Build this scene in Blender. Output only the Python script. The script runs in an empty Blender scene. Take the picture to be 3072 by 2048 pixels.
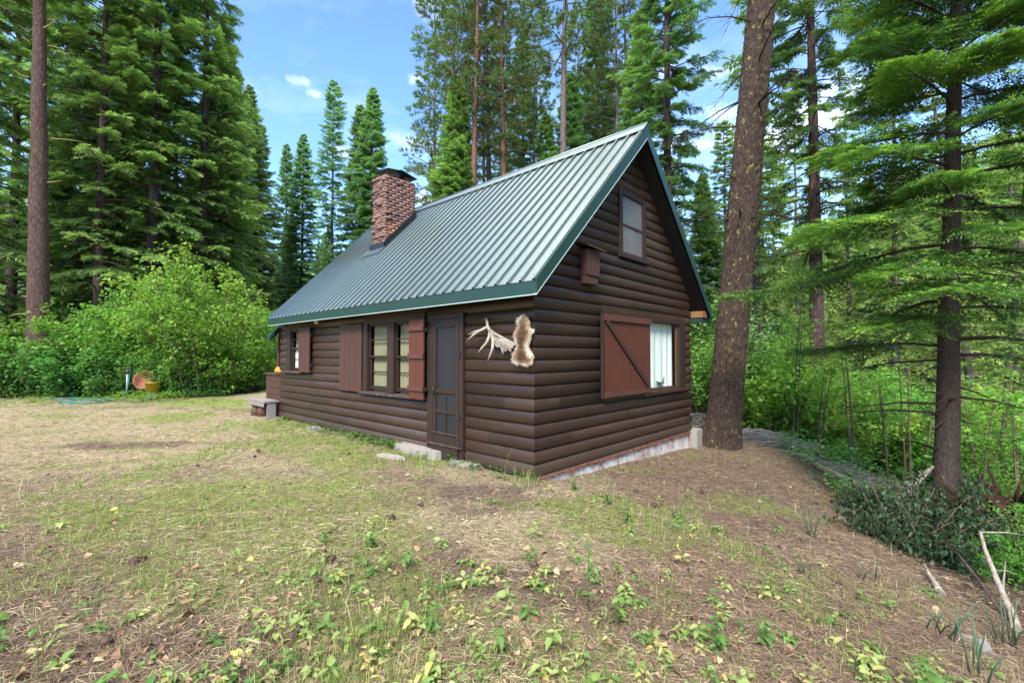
import bpy, bmesh, math, random
import numpy as np
from mathutils import Vector, Matrix

scene = bpy.context.scene
COL = scene.collection
R = math.radians
random.seed(7)

# ------------------------------------------------------------------ helpers
def link(o, parent=None):
    COL.objects.link(o)
    if parent is not None:
        o.parent = parent
    return o

def tag(o, label=None, cat=None, group=None, kind=None):
    if label: o['label'] = label
    if cat: o['category'] = cat
    if group: o['group'] = group
    if kind: o['kind'] = kind
    return o

def empty(name, loc=(0, 0, 0), rz=0.0):
    o = bpy.data.objects.new(name, None)
    o.empty_display_size = .2
    COL.objects.link(o)
    o.location = loc
    o.rotation_euler = (0, 0, rz)
    return o

def npmesh(name, V, F, mat, tint=None, smooth=False):
    """V (n,3), F (m,3 or 4) -> mesh datablock, tint = one float per face."""
    V = np.ascontiguousarray(V, dtype=np.float32)
    F = np.ascontiguousarray(F, dtype=np.int32)
    me = bpy.data.meshes.new(name)
    k = F.shape[1]
    me.vertices.add(len(V)); me.vertices.foreach_set('co', V.ravel())
    me.loops.add(F.size); me.loops.foreach_set('vertex_index', F.ravel())
    me.polygons.add(len(F))
    me.polygons.foreach_set('loop_start', np.arange(0, F.size, k, dtype=np.int32))
    if smooth:
        me.polygons.foreach_set('use_smooth', np.ones(len(F), dtype=bool))
    me.update(calc_edges=True)
    if tint is not None:
        a = me.attributes.new('tint', 'FLOAT', 'FACE')
        a.data.foreach_set('value', np.ascontiguousarray(tint, dtype=np.float32))
    if mat: me.materials.append(mat)
    return me

def obj(name, me, parent=None):
    return link(bpy.data.objects.new(name, me), parent)

def soup(T):
    """triangle soup (n,3,3) -> V,F"""
    n = len(T)
    return T.reshape(-1, 3), np.arange(n * 3).reshape(-1, 3)

class MB:
    """collects simple solids, builds ONE mesh object"""
    def __init__(s): s.v = []; s.f = []; s.sm = []
    def add(s, vs, fs, smooth=False):
        b = len(s.v); s.v += [tuple(v) for v in vs]
        s.f += [tuple(b + i for i in f) for f in fs]; s.sm += [smooth] * len(fs)
        return s
    def box(s, a, b, M=None):
        x0, y0, z0 = a; x1, y1, z1 = b
        vs = [(x0, y0, z0), (x1, y0, z0), (x1, y1, z0), (x0, y1, z0), (x0, y0, z1), (x1, y0, z1), (x1, y1, z1), (x0, y1, z1)]
        if M is not None: vs = [M @ Vector(v) for v in vs]
        return s.add(vs, [(3, 2, 1, 0), (4, 5, 6, 7), (0, 1, 5, 4), (1, 2, 6, 5), (2, 3, 7, 6), (3, 0, 4, 7)])
    def prism(s, poly, off):
        """poly: 3D points (ordered), off: extrusion vector"""
        n = len(poly); o = Vector(off)
        vs = [Vector(p) for p in poly] + [Vector(p) + o for p in poly]
        fs = [tuple(range(n))[::-1], tuple(range(n, 2 * n))] + [(i, (i + 1) % n, n + (i + 1) % n, n + i) for i in range(n)]
        return s.add(vs, fs)
    def sheet_x(s, x, y0, y1, z0, z1): return s.add([(x, y0, z0), (x, y0, z1), (x, y1, z1), (x, y1, z0)], [(0, 3, 2, 1)][:1])
    def sheet_y(s, y, x0, x1, z0, z1): return s.add([(x0, y, z0), (x1, y, z0), (x1, y, z1), (x0, y, z1)], [(0, 1, 2, 3)])
    def tube(s, pts, rad, n=8, cap=True, sq=1.0):
        pts = [Vector(p) for p in pts]; m = len(pts)
        if not hasattr(rad, '__len__'): rad = [rad] * m
        vs = []; fs = []; ref = None
        for i, p in enumerate(pts):
            t = (pts[min(i + 1, m - 1)] - pts[max(i - 1, 0)])
            t = t.normalized() if t.length > 1e-9 else Vector((0, 0, 1))
            if ref is None: ref = Vector((1, 0, 0)) if abs(t.x) < .8 else Vector((0, 1, 0))
            a = (ref - t * ref.dot(t))
            a = a.normalized() if a.length > 1e-6 else t.orthogonal().normalized()
            ref = a; b = t.cross(a)
            for k in range(n):
                w = 2 * math.pi * k / n
                vs.append(p + a * (math.cos(w) * rad[i]) + b * (math.sin(w) * rad[i] * sq))
        for i in range(m - 1):
            for k in range(n):
                fs.append((i * n + k, i * n + (k + 1) % n, (i + 1) * n + (k + 1) % n, (i + 1) * n + k))
        s.add(vs, fs, True)
        if cap:
            b = len(s.v) - len(vs)
            s.f.append(tuple(b + k for k in range(n))[::-1]); s.sm.append(False)
            s.f.append(tuple(b + (m - 1) * n + k for k in range(n))); s.sm.append(False)
        return s
    def lathe(s, prof, c=(0, 0, 0), n=20):
        vs = []; fs = []
        for r, z in prof:
            for k in range(n):
                w = 2 * math.pi * k / n
                vs.append((c[0] + r * math.cos(w), c[1] + r * math.sin(w), c[2] + z))
        for i in range(len(prof) - 1):
            for k in range(n):
                fs.append((i * n + k, i * n + (k + 1) % n, (i + 1) * n + (k + 1) % n, (i + 1) * n + k))
        return s.add(vs, fs, True)
    def build(s, name, mat, parent=None, bevel=0):
        me = bpy.data.meshes.new(name)
        me.from_pydata(s.v, [], s.f)
        me.polygons.foreach_set('use_smooth', s.sm)
        me.materials.append(mat); me.update()
        if bevel:
            bm = bmesh.new(); bm.from_mesh(me)
            es = [e for e in bm.edges if len(e.link_faces) == 2 and e.calc_face_angle(0) > .9]
            bmesh.ops.bevel(bm, geom=es, offset=bevel, segments=2, affect='EDGES', clamp_overlap=True)
            bm.to_mesh(me); bm.free()
        return obj(name, me, parent)

def vnoise(x, y, sc=1.0, seed=0):
    """smooth value noise 0..1"""
    x = np.asarray(x, float) * sc; y = np.asarray(y, float) * sc
    xi = np.floor(x); yi = np.floor(y); fx = x - xi; fy = y - yi
    fx = fx * fx * (3 - 2 * fx); fy = fy * fy * (3 - 2 * fy)
    def h(i, j):
        v = np.sin(i * 127.1 + j * 311.7 + seed * 74.7) * 43758.5453
        return v - np.floor(v)
    return (h(xi, yi) * (1 - fx) + h(xi + 1, yi) * fx) * (1 - fy) + (h(xi, yi + 1) * (1 - fx) + h(xi + 1, yi + 1) * fx) * fy

def fbm(x, y, sc=1.0, seed=0, o=4):
    t = 0; a = .5; n = 0
    for i in range(o):
        t = t + a * vnoise(x, y, sc * 2 ** i, seed + i * 13); n += a; a *= .5
    return t / n

def sig(x): return 1 / (1 + np.exp(-np.clip(x, -40, 40)))
def splus(x): return np.where(x > 30, x, np.log1p(np.exp(np.minimum(x, 30))))
def sstep(a, b, x):
    t = np.clip((x - a) / (b - a), 0, 1); return t * t * (3 - 2 * t)

# ------------------------------------------------------------------ materials
def new_mat(name):
    m = bpy.data.materials.new(name); m.use_nodes = True
    nt = m.node_tree; nt.nodes.clear()
    return m, nt

def N(nt, t, **kw):
    n = nt.nodes.new(t)
    for k, v in kw.items():
        if k.startswith('i_'):
            key = k[2:]
            n.inputs[int(key) if key.isdigit() else key.replace('_', ' ')].default_value = v
        else: setattr(n, k, v)
    return n

def ramp(nt, fac, stops, interp='LINEAR'):
    r = nt.nodes.new('ShaderNodeValToRGB'); r.color_ramp.interpolation = interp
    el = r.color_ramp.elements
    while len(el) < len(stops): el.new(.5)
    for e, (p, c) in zip(el, stops):
        e.position = p; e.color = (*c, 1) if len(c) == 3 else c
    if fac is not None: nt.links.new(fac, r.inputs[0])
    return r

def coords(nt, scale=(1, 1, 1), src='Object', rot=(0, 0, 0)):
    tc = nt.nodes.new('ShaderNodeTexCoord'); mp = nt.nodes.new('ShaderNodeMapping')
    mp.inputs['Scale'].default_value = scale; mp.inputs['Rotation'].default_value = rot
    nt.links.new(tc.outputs[src], mp.inputs[0]); return mp.outputs[0]

def noise(nt, vec, scale, detail=6, rough=.6, dist=0):
    n = nt.nodes.new('ShaderNodeTexNoise'); n.inputs['Scale'].default_value = scale
    n.inputs['Detail'].default_value = detail; n.inputs['Roughness'].default_value = rough
    n.inputs['Distortion'].default_value = dist
    if vec is not None: nt.links.new(vec, n.inputs['Vector'])
    return n.outputs['Fac']

def mixc(nt, fac, a, b, mode='MIX'):
    m = nt.nodes.new('ShaderNodeMix'); m.data_type = 'RGBA'; m.blend_type = mode
    for s, v in ((0, fac), (6, a), (7, b)):
        if isinstance(v, (int, float)): m.inputs[s].default_value = v
        elif isinstance(v, tuple): m.inputs[s].default_value = (*v, 1)
        else: nt.links.new(v, m.inputs[s])
    return m.outputs[2]

def math_(nt, op, a, b=0.0):
    m = nt.nodes.new('ShaderNodeMath'); m.operation = op
    for s, v in ((0, a), (1, b)):
        if isinstance(v, (int, float)): m.inputs[s].default_value = v
        else: nt.links.new(v, m.inputs[s])
    return m.outputs[0]

def bump(nt, h, strength=.5, dist=.02):
    b = nt.nodes.new('ShaderNodeBump'); b.inputs['Strength'].default_value = strength
    b.inputs['Distance'].default_value = dist; nt.links.new(h, b.inputs['Height']); return b.outputs[0]

def finish(nt, col, rough=.7, nrm=None, metal=0.0, spec=.5, **kw):
    p = nt.nodes.new('ShaderNodeBsdfPrincipled'); o = nt.nodes.new('ShaderNodeOutputMaterial')
    for key, v in (('Base Color', col), ('Roughness', rough), ('Metallic', metal)):
        if isinstance(v, tuple): p.inputs[key].default_value = (*v, 1)
        elif isinstance(v, (int, float)): p.inputs[key].default_value = v
        else: nt.links.new(v, p.inputs[key])
    p.inputs['Specular IOR Level'].default_value = spec
    if nrm is not None: nt.links.new(nrm, p.inputs['Normal'])
    nt.links.new(p.outputs[0], o.inputs[0]); return p

def foliage(name, stops, trans=.35, rough=.55, hue=.03, val=.25, tip=None):
    m, nt = new_mat(name)
    at = N(nt, 'ShaderNodeAttribute', attribute_name='tint')
    oi = N(nt, 'ShaderNodeObjectInfo')
    c = ramp(nt, at.outputs['Fac'], stops).outputs[0]
    hs = nt.nodes.new('ShaderNodeHueSaturation')
    nt.links.new(c, hs.inputs['Color'])
    nt.links.new(math_(nt, 'ADD', math_(nt, 'MULTIPLY', oi.outputs['Random'], hue), .5 - hue / 2), hs.inputs['Hue'])
    nt.links.new(math_(nt, 'ADD', math_(nt, 'MULTIPLY', oi.outputs['Random'], val), 1 - val / 2), hs.inputs['Value'])
    p = nt.nodes.new('ShaderNodeBsdfPrincipled'); p.inputs['Roughness'].default_value = rough
    p.inputs['Specular IOR Level'].default_value = .3
    t = nt.nodes.new('ShaderNodeBsdfTranslucent')
    nt.links.new(hs.outputs[0], p.inputs['Base Color'])
    tc = mixc(nt, 1.0, hs.outputs[0], (.92, 1.10, .66), 'MULTIPLY')
    nt.links.new(tc, t.inputs['Color'])
    mx = nt.nodes.new('ShaderNodeMixShader'); mx.inputs[0].default_value = trans
    o = nt.nodes.new('ShaderNodeOutputMaterial')
    nt.links.new(p.outputs[0], mx.inputs[1]); nt.links.new(t.outputs[0], mx.inputs[2])
    nt.links.new(mx.outputs[0], o.inputs[0])
    return m

def bark(name, dark, light, sx=14, sz=3, lichen=None, strength=.8, dist=.03, lich_scale=9, lich_cut=.66):
    m, nt = new_mat(name)
    v = coords(nt, (sx, sx, sz))
    wob = noise(nt, v, 1.0, 5, .65)
    vo = nt.nodes.new('ShaderNodeTexVoronoi'); vo.feature = 'DISTANCE_TO_EDGE'
    vo.inputs['Scale'].default_value = 1.0
    add = nt.nodes.new('ShaderNodeVectorMath'); add.operation = 'ADD'
    nt.links.new(v, add.inputs[0]); nt.links.new(wob, add.inputs[1]); nt.links.new(add.outputs[0], vo.inputs['Vector'])
    fine = noise(nt, v, 5, 6, .7)
    rough_ = ramp(nt, noise(nt, v, 1.6, 8, .72, 1.2), [(.34, (0, 0, 0)), (.66, (1, 1, 1))]).outputs[0]
    edge = ramp(nt, math_(nt, 'ADD', vo.outputs[0], math_(nt, 'MULTIPLY', math_(nt, 'SUBTRACT', noise(nt, v, 2.6, 6, .75), .5), .55)), [(0, (0, 0, 0)), (.26, (1, 1, 1))]).outputs[0]
    edge = math_(nt, 'ADD', math_(nt, 'MULTIPLY', edge, .38), math_(nt, 'MULTIPLY', rough_, .62))
    h = math_(nt, 'ADD', edge, math_(nt, 'MULTIPLY', fine, .8))
    c = mixc(nt, edge, dark, light)
    c = mixc(nt, fine, c, mixc(nt, 1.0, c, (1.35, 1.25, 1.15), 'MULTIPLY'))
    big = noise(nt, coords(nt, (1, 1, .4)), 2.0, 3)
    c = mixc(nt, math_(nt, 'MULTIPLY', big, .6), c, mixc(nt, 1.0, c, (.6, .62, .66), 'MULTIPLY'))
    if lichen:
        ln = noise(nt, coords(nt, (1, 1, .8)), lich_scale, 8, .75)
        lm = ramp(nt, ln, [(lich_cut, (0, 0, 0)), (lich_cut + .05, (1, 1, 1))]).outputs[0]
        c = mixc(nt, lm, c, lichen)
    finish(nt, c, .9, bump(nt, h, strength, dist), spec=.2)
    return m

def wood(name, c1, c2, axis='z', rough=.55, wear=None, grain=1.0, spec=.4, wear_cut=.62):
    """painted / stained boards: streaks along an axis"""
    m, nt = new_mat(name)
    s = {'x': (1.2, 26, 26), 'y': (26, 1.2, 26), 'z': (26, 26, 1.2)}[axis]
    v = coords(nt, s)
    n1 = noise(nt, v, 1.0 * grain, 6, .65, .4)
    n2 = noise(nt, coords(nt, (1, 1, 1)), 2.2, 5, .6)
    c = mixc(nt, n1, c1, c2)
    c = mixc(nt, math_(nt, 'MULTIPLY', n2, .7), c, mixc(nt, 1.0, c, (.55, .55, .6), 'MULTIPLY'))
    if wear:
        sw = {'x': (.7, 9, 9), 'y': (9, .7, 9), 'z': (9, 9, .7)}[axis]
        w = noise(nt, coords(nt, sw), 1.3, 8, .75)
        wm = ramp(nt, w, [(wear_cut, (0, 0, 0)), (wear_cut + .14, (1, 1, 1))]).outputs[0]
        c = mixc(nt, wm, c, wear)
    finish(nt, c, ramp(nt, n2, [(0, (rough - .12,) * 3), (1, (rough + .18,) * 3)]).outputs[0], bump(nt, n1, .25, .006), spec=spec)
    return m

def simple(name, c, rough=.6, metal=0.0, var=.25, scale=8, bumps=.15, spec=.5):
    m, nt = new_mat(name)
    v = coords(nt)
    n = noise(nt, v, scale, 6, .65)
    lo = tuple(x * (1 - var) for x in c); hi = tuple(min(1, x * (1 + var)) for x in c)
    finish(nt, mixc(nt, n, lo, hi), rough, bump(nt, n, bumps, .01), metal, spec)
    return m

MT = {}
# log siding: dark brown stain, worn lighter on the crowns of the logs, red-brown touches
def log_mat():
    m, nt = new_mat('brown_stained_logs')
    v = coords(nt, (1, 1, 1))
    n1 = noise(nt, coords(nt, (3, 3, 60)), 1.2, 6, .65, .3)
    n2 = noise(nt, v, 1.1, 5, .6)
    n3 = noise(nt, coords(nt, (1.5, 1.5, 5)), 2.2, 8, .7)
    c = mixc(nt, n1, (.0235, .0138, .0088), (.046, .027, .0178))
    c = mixc(nt, ramp(nt, n2, [(.35, (0, 0, 0)), (.7, (1, 1, 1))]).outputs[0], c, mixc(nt, n1, (.031, .0148, .0096), (.054, .029, .0195)))
    c = mixc(nt, ramp(nt, n3, [(.68, (0, 0, 0)), (.78, (.6, .6, .6))]).outputs[0], c, (.11, .045, .035))
    n4 = noise(nt, coords(nt, (2.5, 2.5, 9)), 2.0, 9, .75)
    c = mixc(nt, ramp(nt, n4, [(.55, (0, 0, 0)), (.70, (.6, .6, .6))]).outputs[0], c, (.085, .066, .052))
    tcz = nt.nodes.new('ShaderNodeTexCoord'); sp = nt.nodes.new('ShaderNodeSeparateXYZ'); nt.links.new(tcz.outputs['Object'], sp.inputs[0])
    row = math_(nt, 'FLOOR', math_(nt, 'DIVIDE', sp.outputs['Z'], .178))
    run = math_(nt, 'FLOOR', math_(nt, 'ADD', math_(nt, 'DIVIDE', math_(nt, 'ADD', sp.outputs['X'], sp.outputs['Y']), 3.1), math_(nt, 'MULTIPLY', row, .37)))
    cb = nt.nodes.new('ShaderNodeCombineXYZ'); nt.links.new(row, cb.inputs[0]); nt.links.new(run, cb.inputs[1])
    wn = nt.nodes.new('ShaderNodeTexWhiteNoise'); nt.links.new(cb.outputs[0], wn.inputs[0])
    c = mixc(nt, wn.outputs['Value'], mixc(nt, 1.0, c, (.66, .63, .62), 'MULTIPLY'), mixc(nt, 1.0, c, (1.32, 1.25, 1.2), 'MULTIPLY'))
    # splashed soil near the ground
    spl = ramp(nt, math_(nt, 'ADD', sp.outputs['Z'], math_(nt, 'MULTIPLY', n2, .5)), [(.22, (.55, .55, .55)), (.62, (0, 0, 0))]).outputs[0]
    c = mixc(nt, spl, c, (.095, .062, .045))
    # knots
    vo = nt.nodes.new('ShaderNodeTexVoronoi'); vo.inputs['Scale'].default_value = 1.6
    nt.links.new(coords(nt, (1.2, 1.2, 3)), vo.inputs['Vector'])
    kn = ramp(nt, vo.outputs['Distance'], [(.035, (1, 1, 1)), (.07, (0, 0, 0))]).outputs[0]
    c = mixc(nt, kn, c, (.02, .011, .008))
    finish(nt, c, ramp(nt, n2, [(0, (.34,) * 3), (1, (.52,) * 3)]).outputs[0], bump(nt, n1, .3, .006), spec=.5)
    return m
MT['log'] = log_mat()
MT['trim'] = wood('dark_brown_trim', (.024, .013, .009), (.046, .026, .018), 'z', .5, (.10, .065, .05))
MT['trimh'] = wood('dark_brown_sill', (.045, .026, .020), (.085, .052, .042), 'x', .55, (.20, .15, .13), wear_cut=.52)
MT['redbrown'] = wood('faded_red_brown_boards', (.060, .027, .019), (.100, .044, .032), 'z', .55, (.060, .036, .030))
MT['red'] = wood('barn_red_boards', (.088, .025, .015), (.130, .040, .025), 'z', .5, (.16, .075, .045))
MT['redbeam'] = wood('red_battens', (.085, .030, .022), (.135, .050, .038), 'x', .5, (.20, .10, .08))
MT['brace'] = wood('brown_battens', (.045, .020, .016), (.075, .034, .026), 'x', .5, (.13, .07, .055))
MT['soffit'] = wood('black_brown_soffit', (.008, .006, .005), (.016, .011, .009), 'x', .8)
MT['rawwood'] = wood('raw_fir_beam', (.20, .09, .035), (.34, .17, .07), 'x', .6)
MT['greywood'] = wood('weathered_grey_wood', (.17, .14, .12), (.36, .31, .28), 'y', .75, (.10, .075, .06))
MT['blockwood'] = wood('split_log_end', (.12, .075, .045), (.22, .14, .09), 'z', .8)
MT['roundred'] = wood('red_brown_round', (.12, .05, .03), (.2, .085, .05), 'z', .7)
MT['pane_wood'] = wood('golden_sash', (.075, .042, .020), (.14, .08, .036), 'z', .5)

def roof_mat():
    m, nt = new_mat('green_painted_steel_roof')
    n = noise(nt, coords(nt, (1, 1, 1)), 1.3, 5, .6)
    n2 = noise(nt, coords(nt, (.6, 6, .6)), 3, 6, .7)
    c = mixc(nt, n2, (.155, .200, .194), (.225, .27, .262))
    finish(nt, c, ramp(nt, n, [(.2, (.26,) * 3), (.8, (.36,) * 3)]).outputs[0], metal=.85, spec=.6)
    return m
MT['roof'] = roof_mat()
MT['fascia'] = simple('dark_green_steel_trim', (.012, .042, .033), .42, .0, .18, 3, .03)
MT['fascia2'] = simple('blue_green_steel_trim', (.016, .055, .052), .38, .0, .18, 3, .03)
MT['edge'] = simple('pale_drip_edge', (.42, .52, .48), .45)
MT['ridge'] = simple('pale_ridge_cap', (.20, .25, .24), .35, .8, .1, 3, .02)
MT['screw'] = simple('screw_heads', (.03, .05, .045), .4, .5)
MT['darksteel'] = simple('dark_sheet_steel', (.06, .065, .072), .32, .8, .2, 3, .03)

def brick_mat():
    m, nt = new_mat('red_brown_bricks')
    at = N(nt, 'ShaderNodeAttribute', attribute_name='tint')
    n = noise(nt, coords(nt), 26, 6, .7)
    c = ramp(nt, at.outputs['Fac'], [(0, (.15, .082, .066)), (.45, (.235, .138, .112)), (.75, (.25, .11, .086)), (.92, (.30, .15, .10)), (1, (.45, .17, .055))]).outputs[0]
    c = mixc(nt, n, mixc(nt, 1.0, c, (.6, .6, .6), 'MULTIPLY'), mixc(nt, 1.0, c, (1.25, 1.25, 1.25), 'MULTIPLY'))
    finish(nt, c, .9, bump(nt, n, .5, .01), spec=.2)
    return m
MT['brick'] = brick_mat()
MT['mortar'] = simple('brown_mortar', (.20, .12, .09), .95, 0, .3, 20, .4)

def glass_mat():
    m, nt = new_mat('window_glass')
    g = N(nt, 'ShaderNodeBsdfGlossy'); g.inputs['Roughness'].default_value = .02
    t = N(nt, 'ShaderNodeBsdfTransparent'); t.inputs[0].default_value = (.97, .98, .97, 1)
    f = N(nt, 'ShaderNodeFresnel'); f.inputs[0].default_value = 1.65
    n = noise(nt, coords(nt), 1.2, 2)
    nt.links.new(bump(nt, n, .06, .02), g.inputs['Normal'])
    mx = N(nt, 'ShaderNodeMixShader'); o = N(nt, 'ShaderNodeOutputMaterial')
    ge = N(nt, 'ShaderNodeNewGeometry'); nt.links.new(math_(nt, 'MULTIPLY', f.outputs[0], math_(nt, 'SUBTRACT', 1.0, ge.outputs['Backfacing'])), mx.inputs[0]); nt.links.new(t.outputs[0], mx.inputs[1]); nt.links.new(g.outputs[0], mx.inputs[2])
    nt.links.new(mx.outputs[0], o.inputs[0]); return m
MT['glass'] = glass_mat()
def screen_mat(name, c, a):
    m, nt = new_mat(name)
    d = N(nt, 'ShaderNodeBsdfPrincipled'); d.inputs['Base Color'].default_value = (*c, 1); d.inputs['Roughness'].default_value = .45
    d.inputs['Metallic'].default_value = .3
    t = N(nt, 'ShaderNodeBsdfTransparent'); mx = N(nt, 'ShaderNodeMixShader'); o = N(nt, 'ShaderNodeOutputMaterial')
    n = noise(nt, coords(nt), 1.8, 3)
    nt.links.new(ramp(nt, n, [(.3, (a - .1,) * 3), (.7, (a + .08,) * 3)]).outputs[0], mx.inputs[0])
    nt.links.new(t.outputs[0], mx.inputs[1]); nt.links.new(d.outputs[0], mx.inputs[2]); nt.links.new(mx.outputs[0], o.inputs[0]); return m
MT['screen'] = screen_mat('grey_insect_screen', (.032, .037, .041), .72)
MT['atticscreen'] = screen_mat('dusty_attic_screen', (.24, .24, .23), .72)
MT['curtain'] = simple('cream_olive_curtain', (.22, .20, .115), .9, 0, .15, 2, .1)
MT['whitecurtain'] = simple('mint_white_curtain', (.76, .83, .76), .9, 0, .06, 2, .05)
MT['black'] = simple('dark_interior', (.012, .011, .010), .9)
def concrete_mat(name, c, moss=None):
    m, nt = new_mat(name)
    n = noise(nt, coords(nt), 5, 8, .7); n2 = noise(nt, coords(nt), 40, 4, .7); n3 = noise(nt, coords(nt), 1.7, 5, .65)
    k = mixc(nt, n, tuple(x * .62 for x in c), tuple(min(1, x * 1.2) for x in c))
    k = mixc(nt, ramp(nt, n3, [(.5, (0, 0, 0)), (.7, (1, 1, 1))]).outputs[0], k, moss or tuple(x * .6 for x in c))
    finish(nt, k, .92, bump(nt, n2, .5, .008), spec=.2); return m
MT['concrete'] = concrete_mat('old_concrete', (.33, .295, .25), (.24, .21, .17))
MT['whitefound'] = concrete_mat('flaking_white_paint', (.60, .55, .51), (.34, .24, .19))
MT['rust'] = simple('red_brown_needle_litter', (.16, .06, .03), .95, 0, .5, 30, .5)
MT['stone'] = concrete_mat('grey_stone', (.20, .185, .17))
def antler_mat():
    m, nt = new_mat('bleached_antler')
    n = noise(nt, coords(nt), 7, 7, .7)
    c = ramp(nt, n, [(.3, (.13, .085, .055)), (.5, (.30, .245, .185)), (.72, (.48, .43, .35))]).outputs[0]
    finish(nt, c, .6, bump(nt, n, .3, .006)); return m
MT['antler'] = antler_mat()
MT['fur'] = foliage('brown_fur', [(0, (.095, .048, .024)), (.35, (.23, .125, .062)), (.6, (.40, .27, .15)), (.85, (.58, .49, .36)), (1, (.70, .64, .54))], .1, .8, 0, 0)
MT['hose1'] = simple('teal_hose', (.03, .17, .16), .4)
MT['galv'] = simple('galvanised_pipe', (.30, .31, .31), .45, .6)
MT['yellow'] = simple('yellow_plastic', (.62, .38, .02), .45, 0, .1)
MT['rustmetal'] = simple('rusty_orange_steel', (.25, .075, .035), .75, 0, .35, 10, .3)
MT['orangepot'] = simple('orange_glaze', (.62, .22, .025), .4, 0, .2, 9)
MT['bulb'] = simple('white_glass_lamp', (.75, .72, .66), .3, 0, .05)
MT['duck'] = simple('grey_carved_duck', (.16, .16, .15), .7, 0, .4, 12)

MT['bark_pine'] = bark('ponderosa_bark', (.026, .017, .014), (.185, .118, .097), 12, 3.2, (.34, .28, .07), .9, .05, 5, .72)
MT['bark_red'] = bark('red_pine_bark', (.075, .038, .026), (.27, .145, .098), 9, 3, None, .7, .03)
MT['bark_grey'] = bark('grey_conifer_bark', (.060, .048, .042), (.19, .158, .14), 10, 3, None, .7, .03)
MT['bark_dark'] = bark('dark_fir_bark', (.035, .026, .022), (.115, .086, .074), 10, 4, None, .7, .03)
MT['bark_doug'] = bark('flaky_brown_bark', (.020, .013, .010), (.165, .118, .090), 19, 4.6, (.47, .42, .13), 1.0, .05, 9, .585)
MT['bark_fir'] = bark('fir_bark_lichen', (.028, .020, .016), (.125, .092, .072), 30, 9, (.22, .21, .16), .8, .02, 7, .68)
MT['stub'] = simple('lichen_covered_stubs', (.27, .22, .07), .9, 0, .4, 9)
MT['horsetail'] = simple('horsetail_green', (.045, .085, .04), .6, 0, .3, 20)
MT['twigs'] = simple('dry_grey_twigs', (.24, .21, .19), .9, 0, .35, 6)
MT['stem'] = simple('brown_stems', (.11, .075, .05), .85, 0, .3, 6)
MT['rotwood'] = bark('rotten_red_wood', (.030, .016, .012), (.18, .085, .055), 16, 3, None, 1.0, .05)
MT['deadwood'] = bark('bleached_dead_wood', (.13, .10, .08), (.38, .33, .28), 12, 2, None, .5, .015)

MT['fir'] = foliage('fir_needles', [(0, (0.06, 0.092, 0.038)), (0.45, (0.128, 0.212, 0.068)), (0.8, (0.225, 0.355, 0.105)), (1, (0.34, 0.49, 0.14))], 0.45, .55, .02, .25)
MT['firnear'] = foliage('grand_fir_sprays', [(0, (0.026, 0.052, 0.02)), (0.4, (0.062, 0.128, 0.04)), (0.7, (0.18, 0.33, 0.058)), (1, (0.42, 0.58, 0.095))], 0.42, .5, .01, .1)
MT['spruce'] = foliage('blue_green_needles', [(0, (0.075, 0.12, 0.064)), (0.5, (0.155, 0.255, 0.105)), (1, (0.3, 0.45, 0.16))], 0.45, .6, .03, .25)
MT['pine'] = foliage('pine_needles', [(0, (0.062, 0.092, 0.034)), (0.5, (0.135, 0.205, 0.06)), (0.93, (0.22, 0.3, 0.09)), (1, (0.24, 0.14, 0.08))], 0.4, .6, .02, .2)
MT['olive'] = foliage('yellow_green_needles', [(0, (0.11, 0.15, 0.042)), (0.5, (0.23, 0.31, 0.08)), (1, (0.4, 0.49, 0.14))], 0.48, .6, .03, .3)
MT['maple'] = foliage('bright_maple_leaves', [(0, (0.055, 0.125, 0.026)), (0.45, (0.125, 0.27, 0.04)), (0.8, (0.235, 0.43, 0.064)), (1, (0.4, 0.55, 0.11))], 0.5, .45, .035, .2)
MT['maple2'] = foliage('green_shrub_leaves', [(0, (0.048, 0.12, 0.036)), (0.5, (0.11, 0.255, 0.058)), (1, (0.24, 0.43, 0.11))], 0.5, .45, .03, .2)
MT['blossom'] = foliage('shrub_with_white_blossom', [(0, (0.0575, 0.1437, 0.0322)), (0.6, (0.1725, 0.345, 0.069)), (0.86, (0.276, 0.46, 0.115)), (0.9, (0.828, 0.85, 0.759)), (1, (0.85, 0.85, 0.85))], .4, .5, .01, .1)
MT['wilt'] = foliage('wilted_dark_leaves', [(0, (0.014, 0.028, 0.012)), (0.55, (0.034, 0.066, 0.026)), (0.85, (0.075, 0.125, 0.055)), (1, (0.18, 0.22, 0.14))], 0.3, .5, 0, 0)
MT['weed'] = foliage('weed_leaves', [(0, (.065, .145, .034)), (.35, (.125, .235, .050)), (.65, (.235, .32, .085)), (.85, (.36, .39, .14)), (1, (.47, .38, .12))], .4, .5, .0, .0)
MT['grass'] = foliage('grass_blades', [(0, (.11, .18, .035)), (.45, (.23, .31, .065)), (.75, (.40, .42, .13)), (1, (.58, .50, .24))], .35, .6, 0, 0)
MT['straw'] = foliage('dry_straw_and_needles', [(0, (.095, .062, .044)), (.3, (.185, .122, .082)), (.55, (.31, .235, .15)), (.8, (.47, .39, .235)), (1, (.62, .54, .36))], .15, .8, 0, 0)
MT['litter'] = foliage('fallen_leaf_litter', [(0, (.085, .045, .030)), (.3, (.20, .11, .065)), (.6, (.34, .22, .13)), (.85, (.44, .34, .19)), (1, (.50, .43, .16))], .15, .8, 0, 0)
MT['cone'] = simple('pine_cone_scales', (.075, .042, .028), .9, 0, .4, 30, .5)

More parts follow.
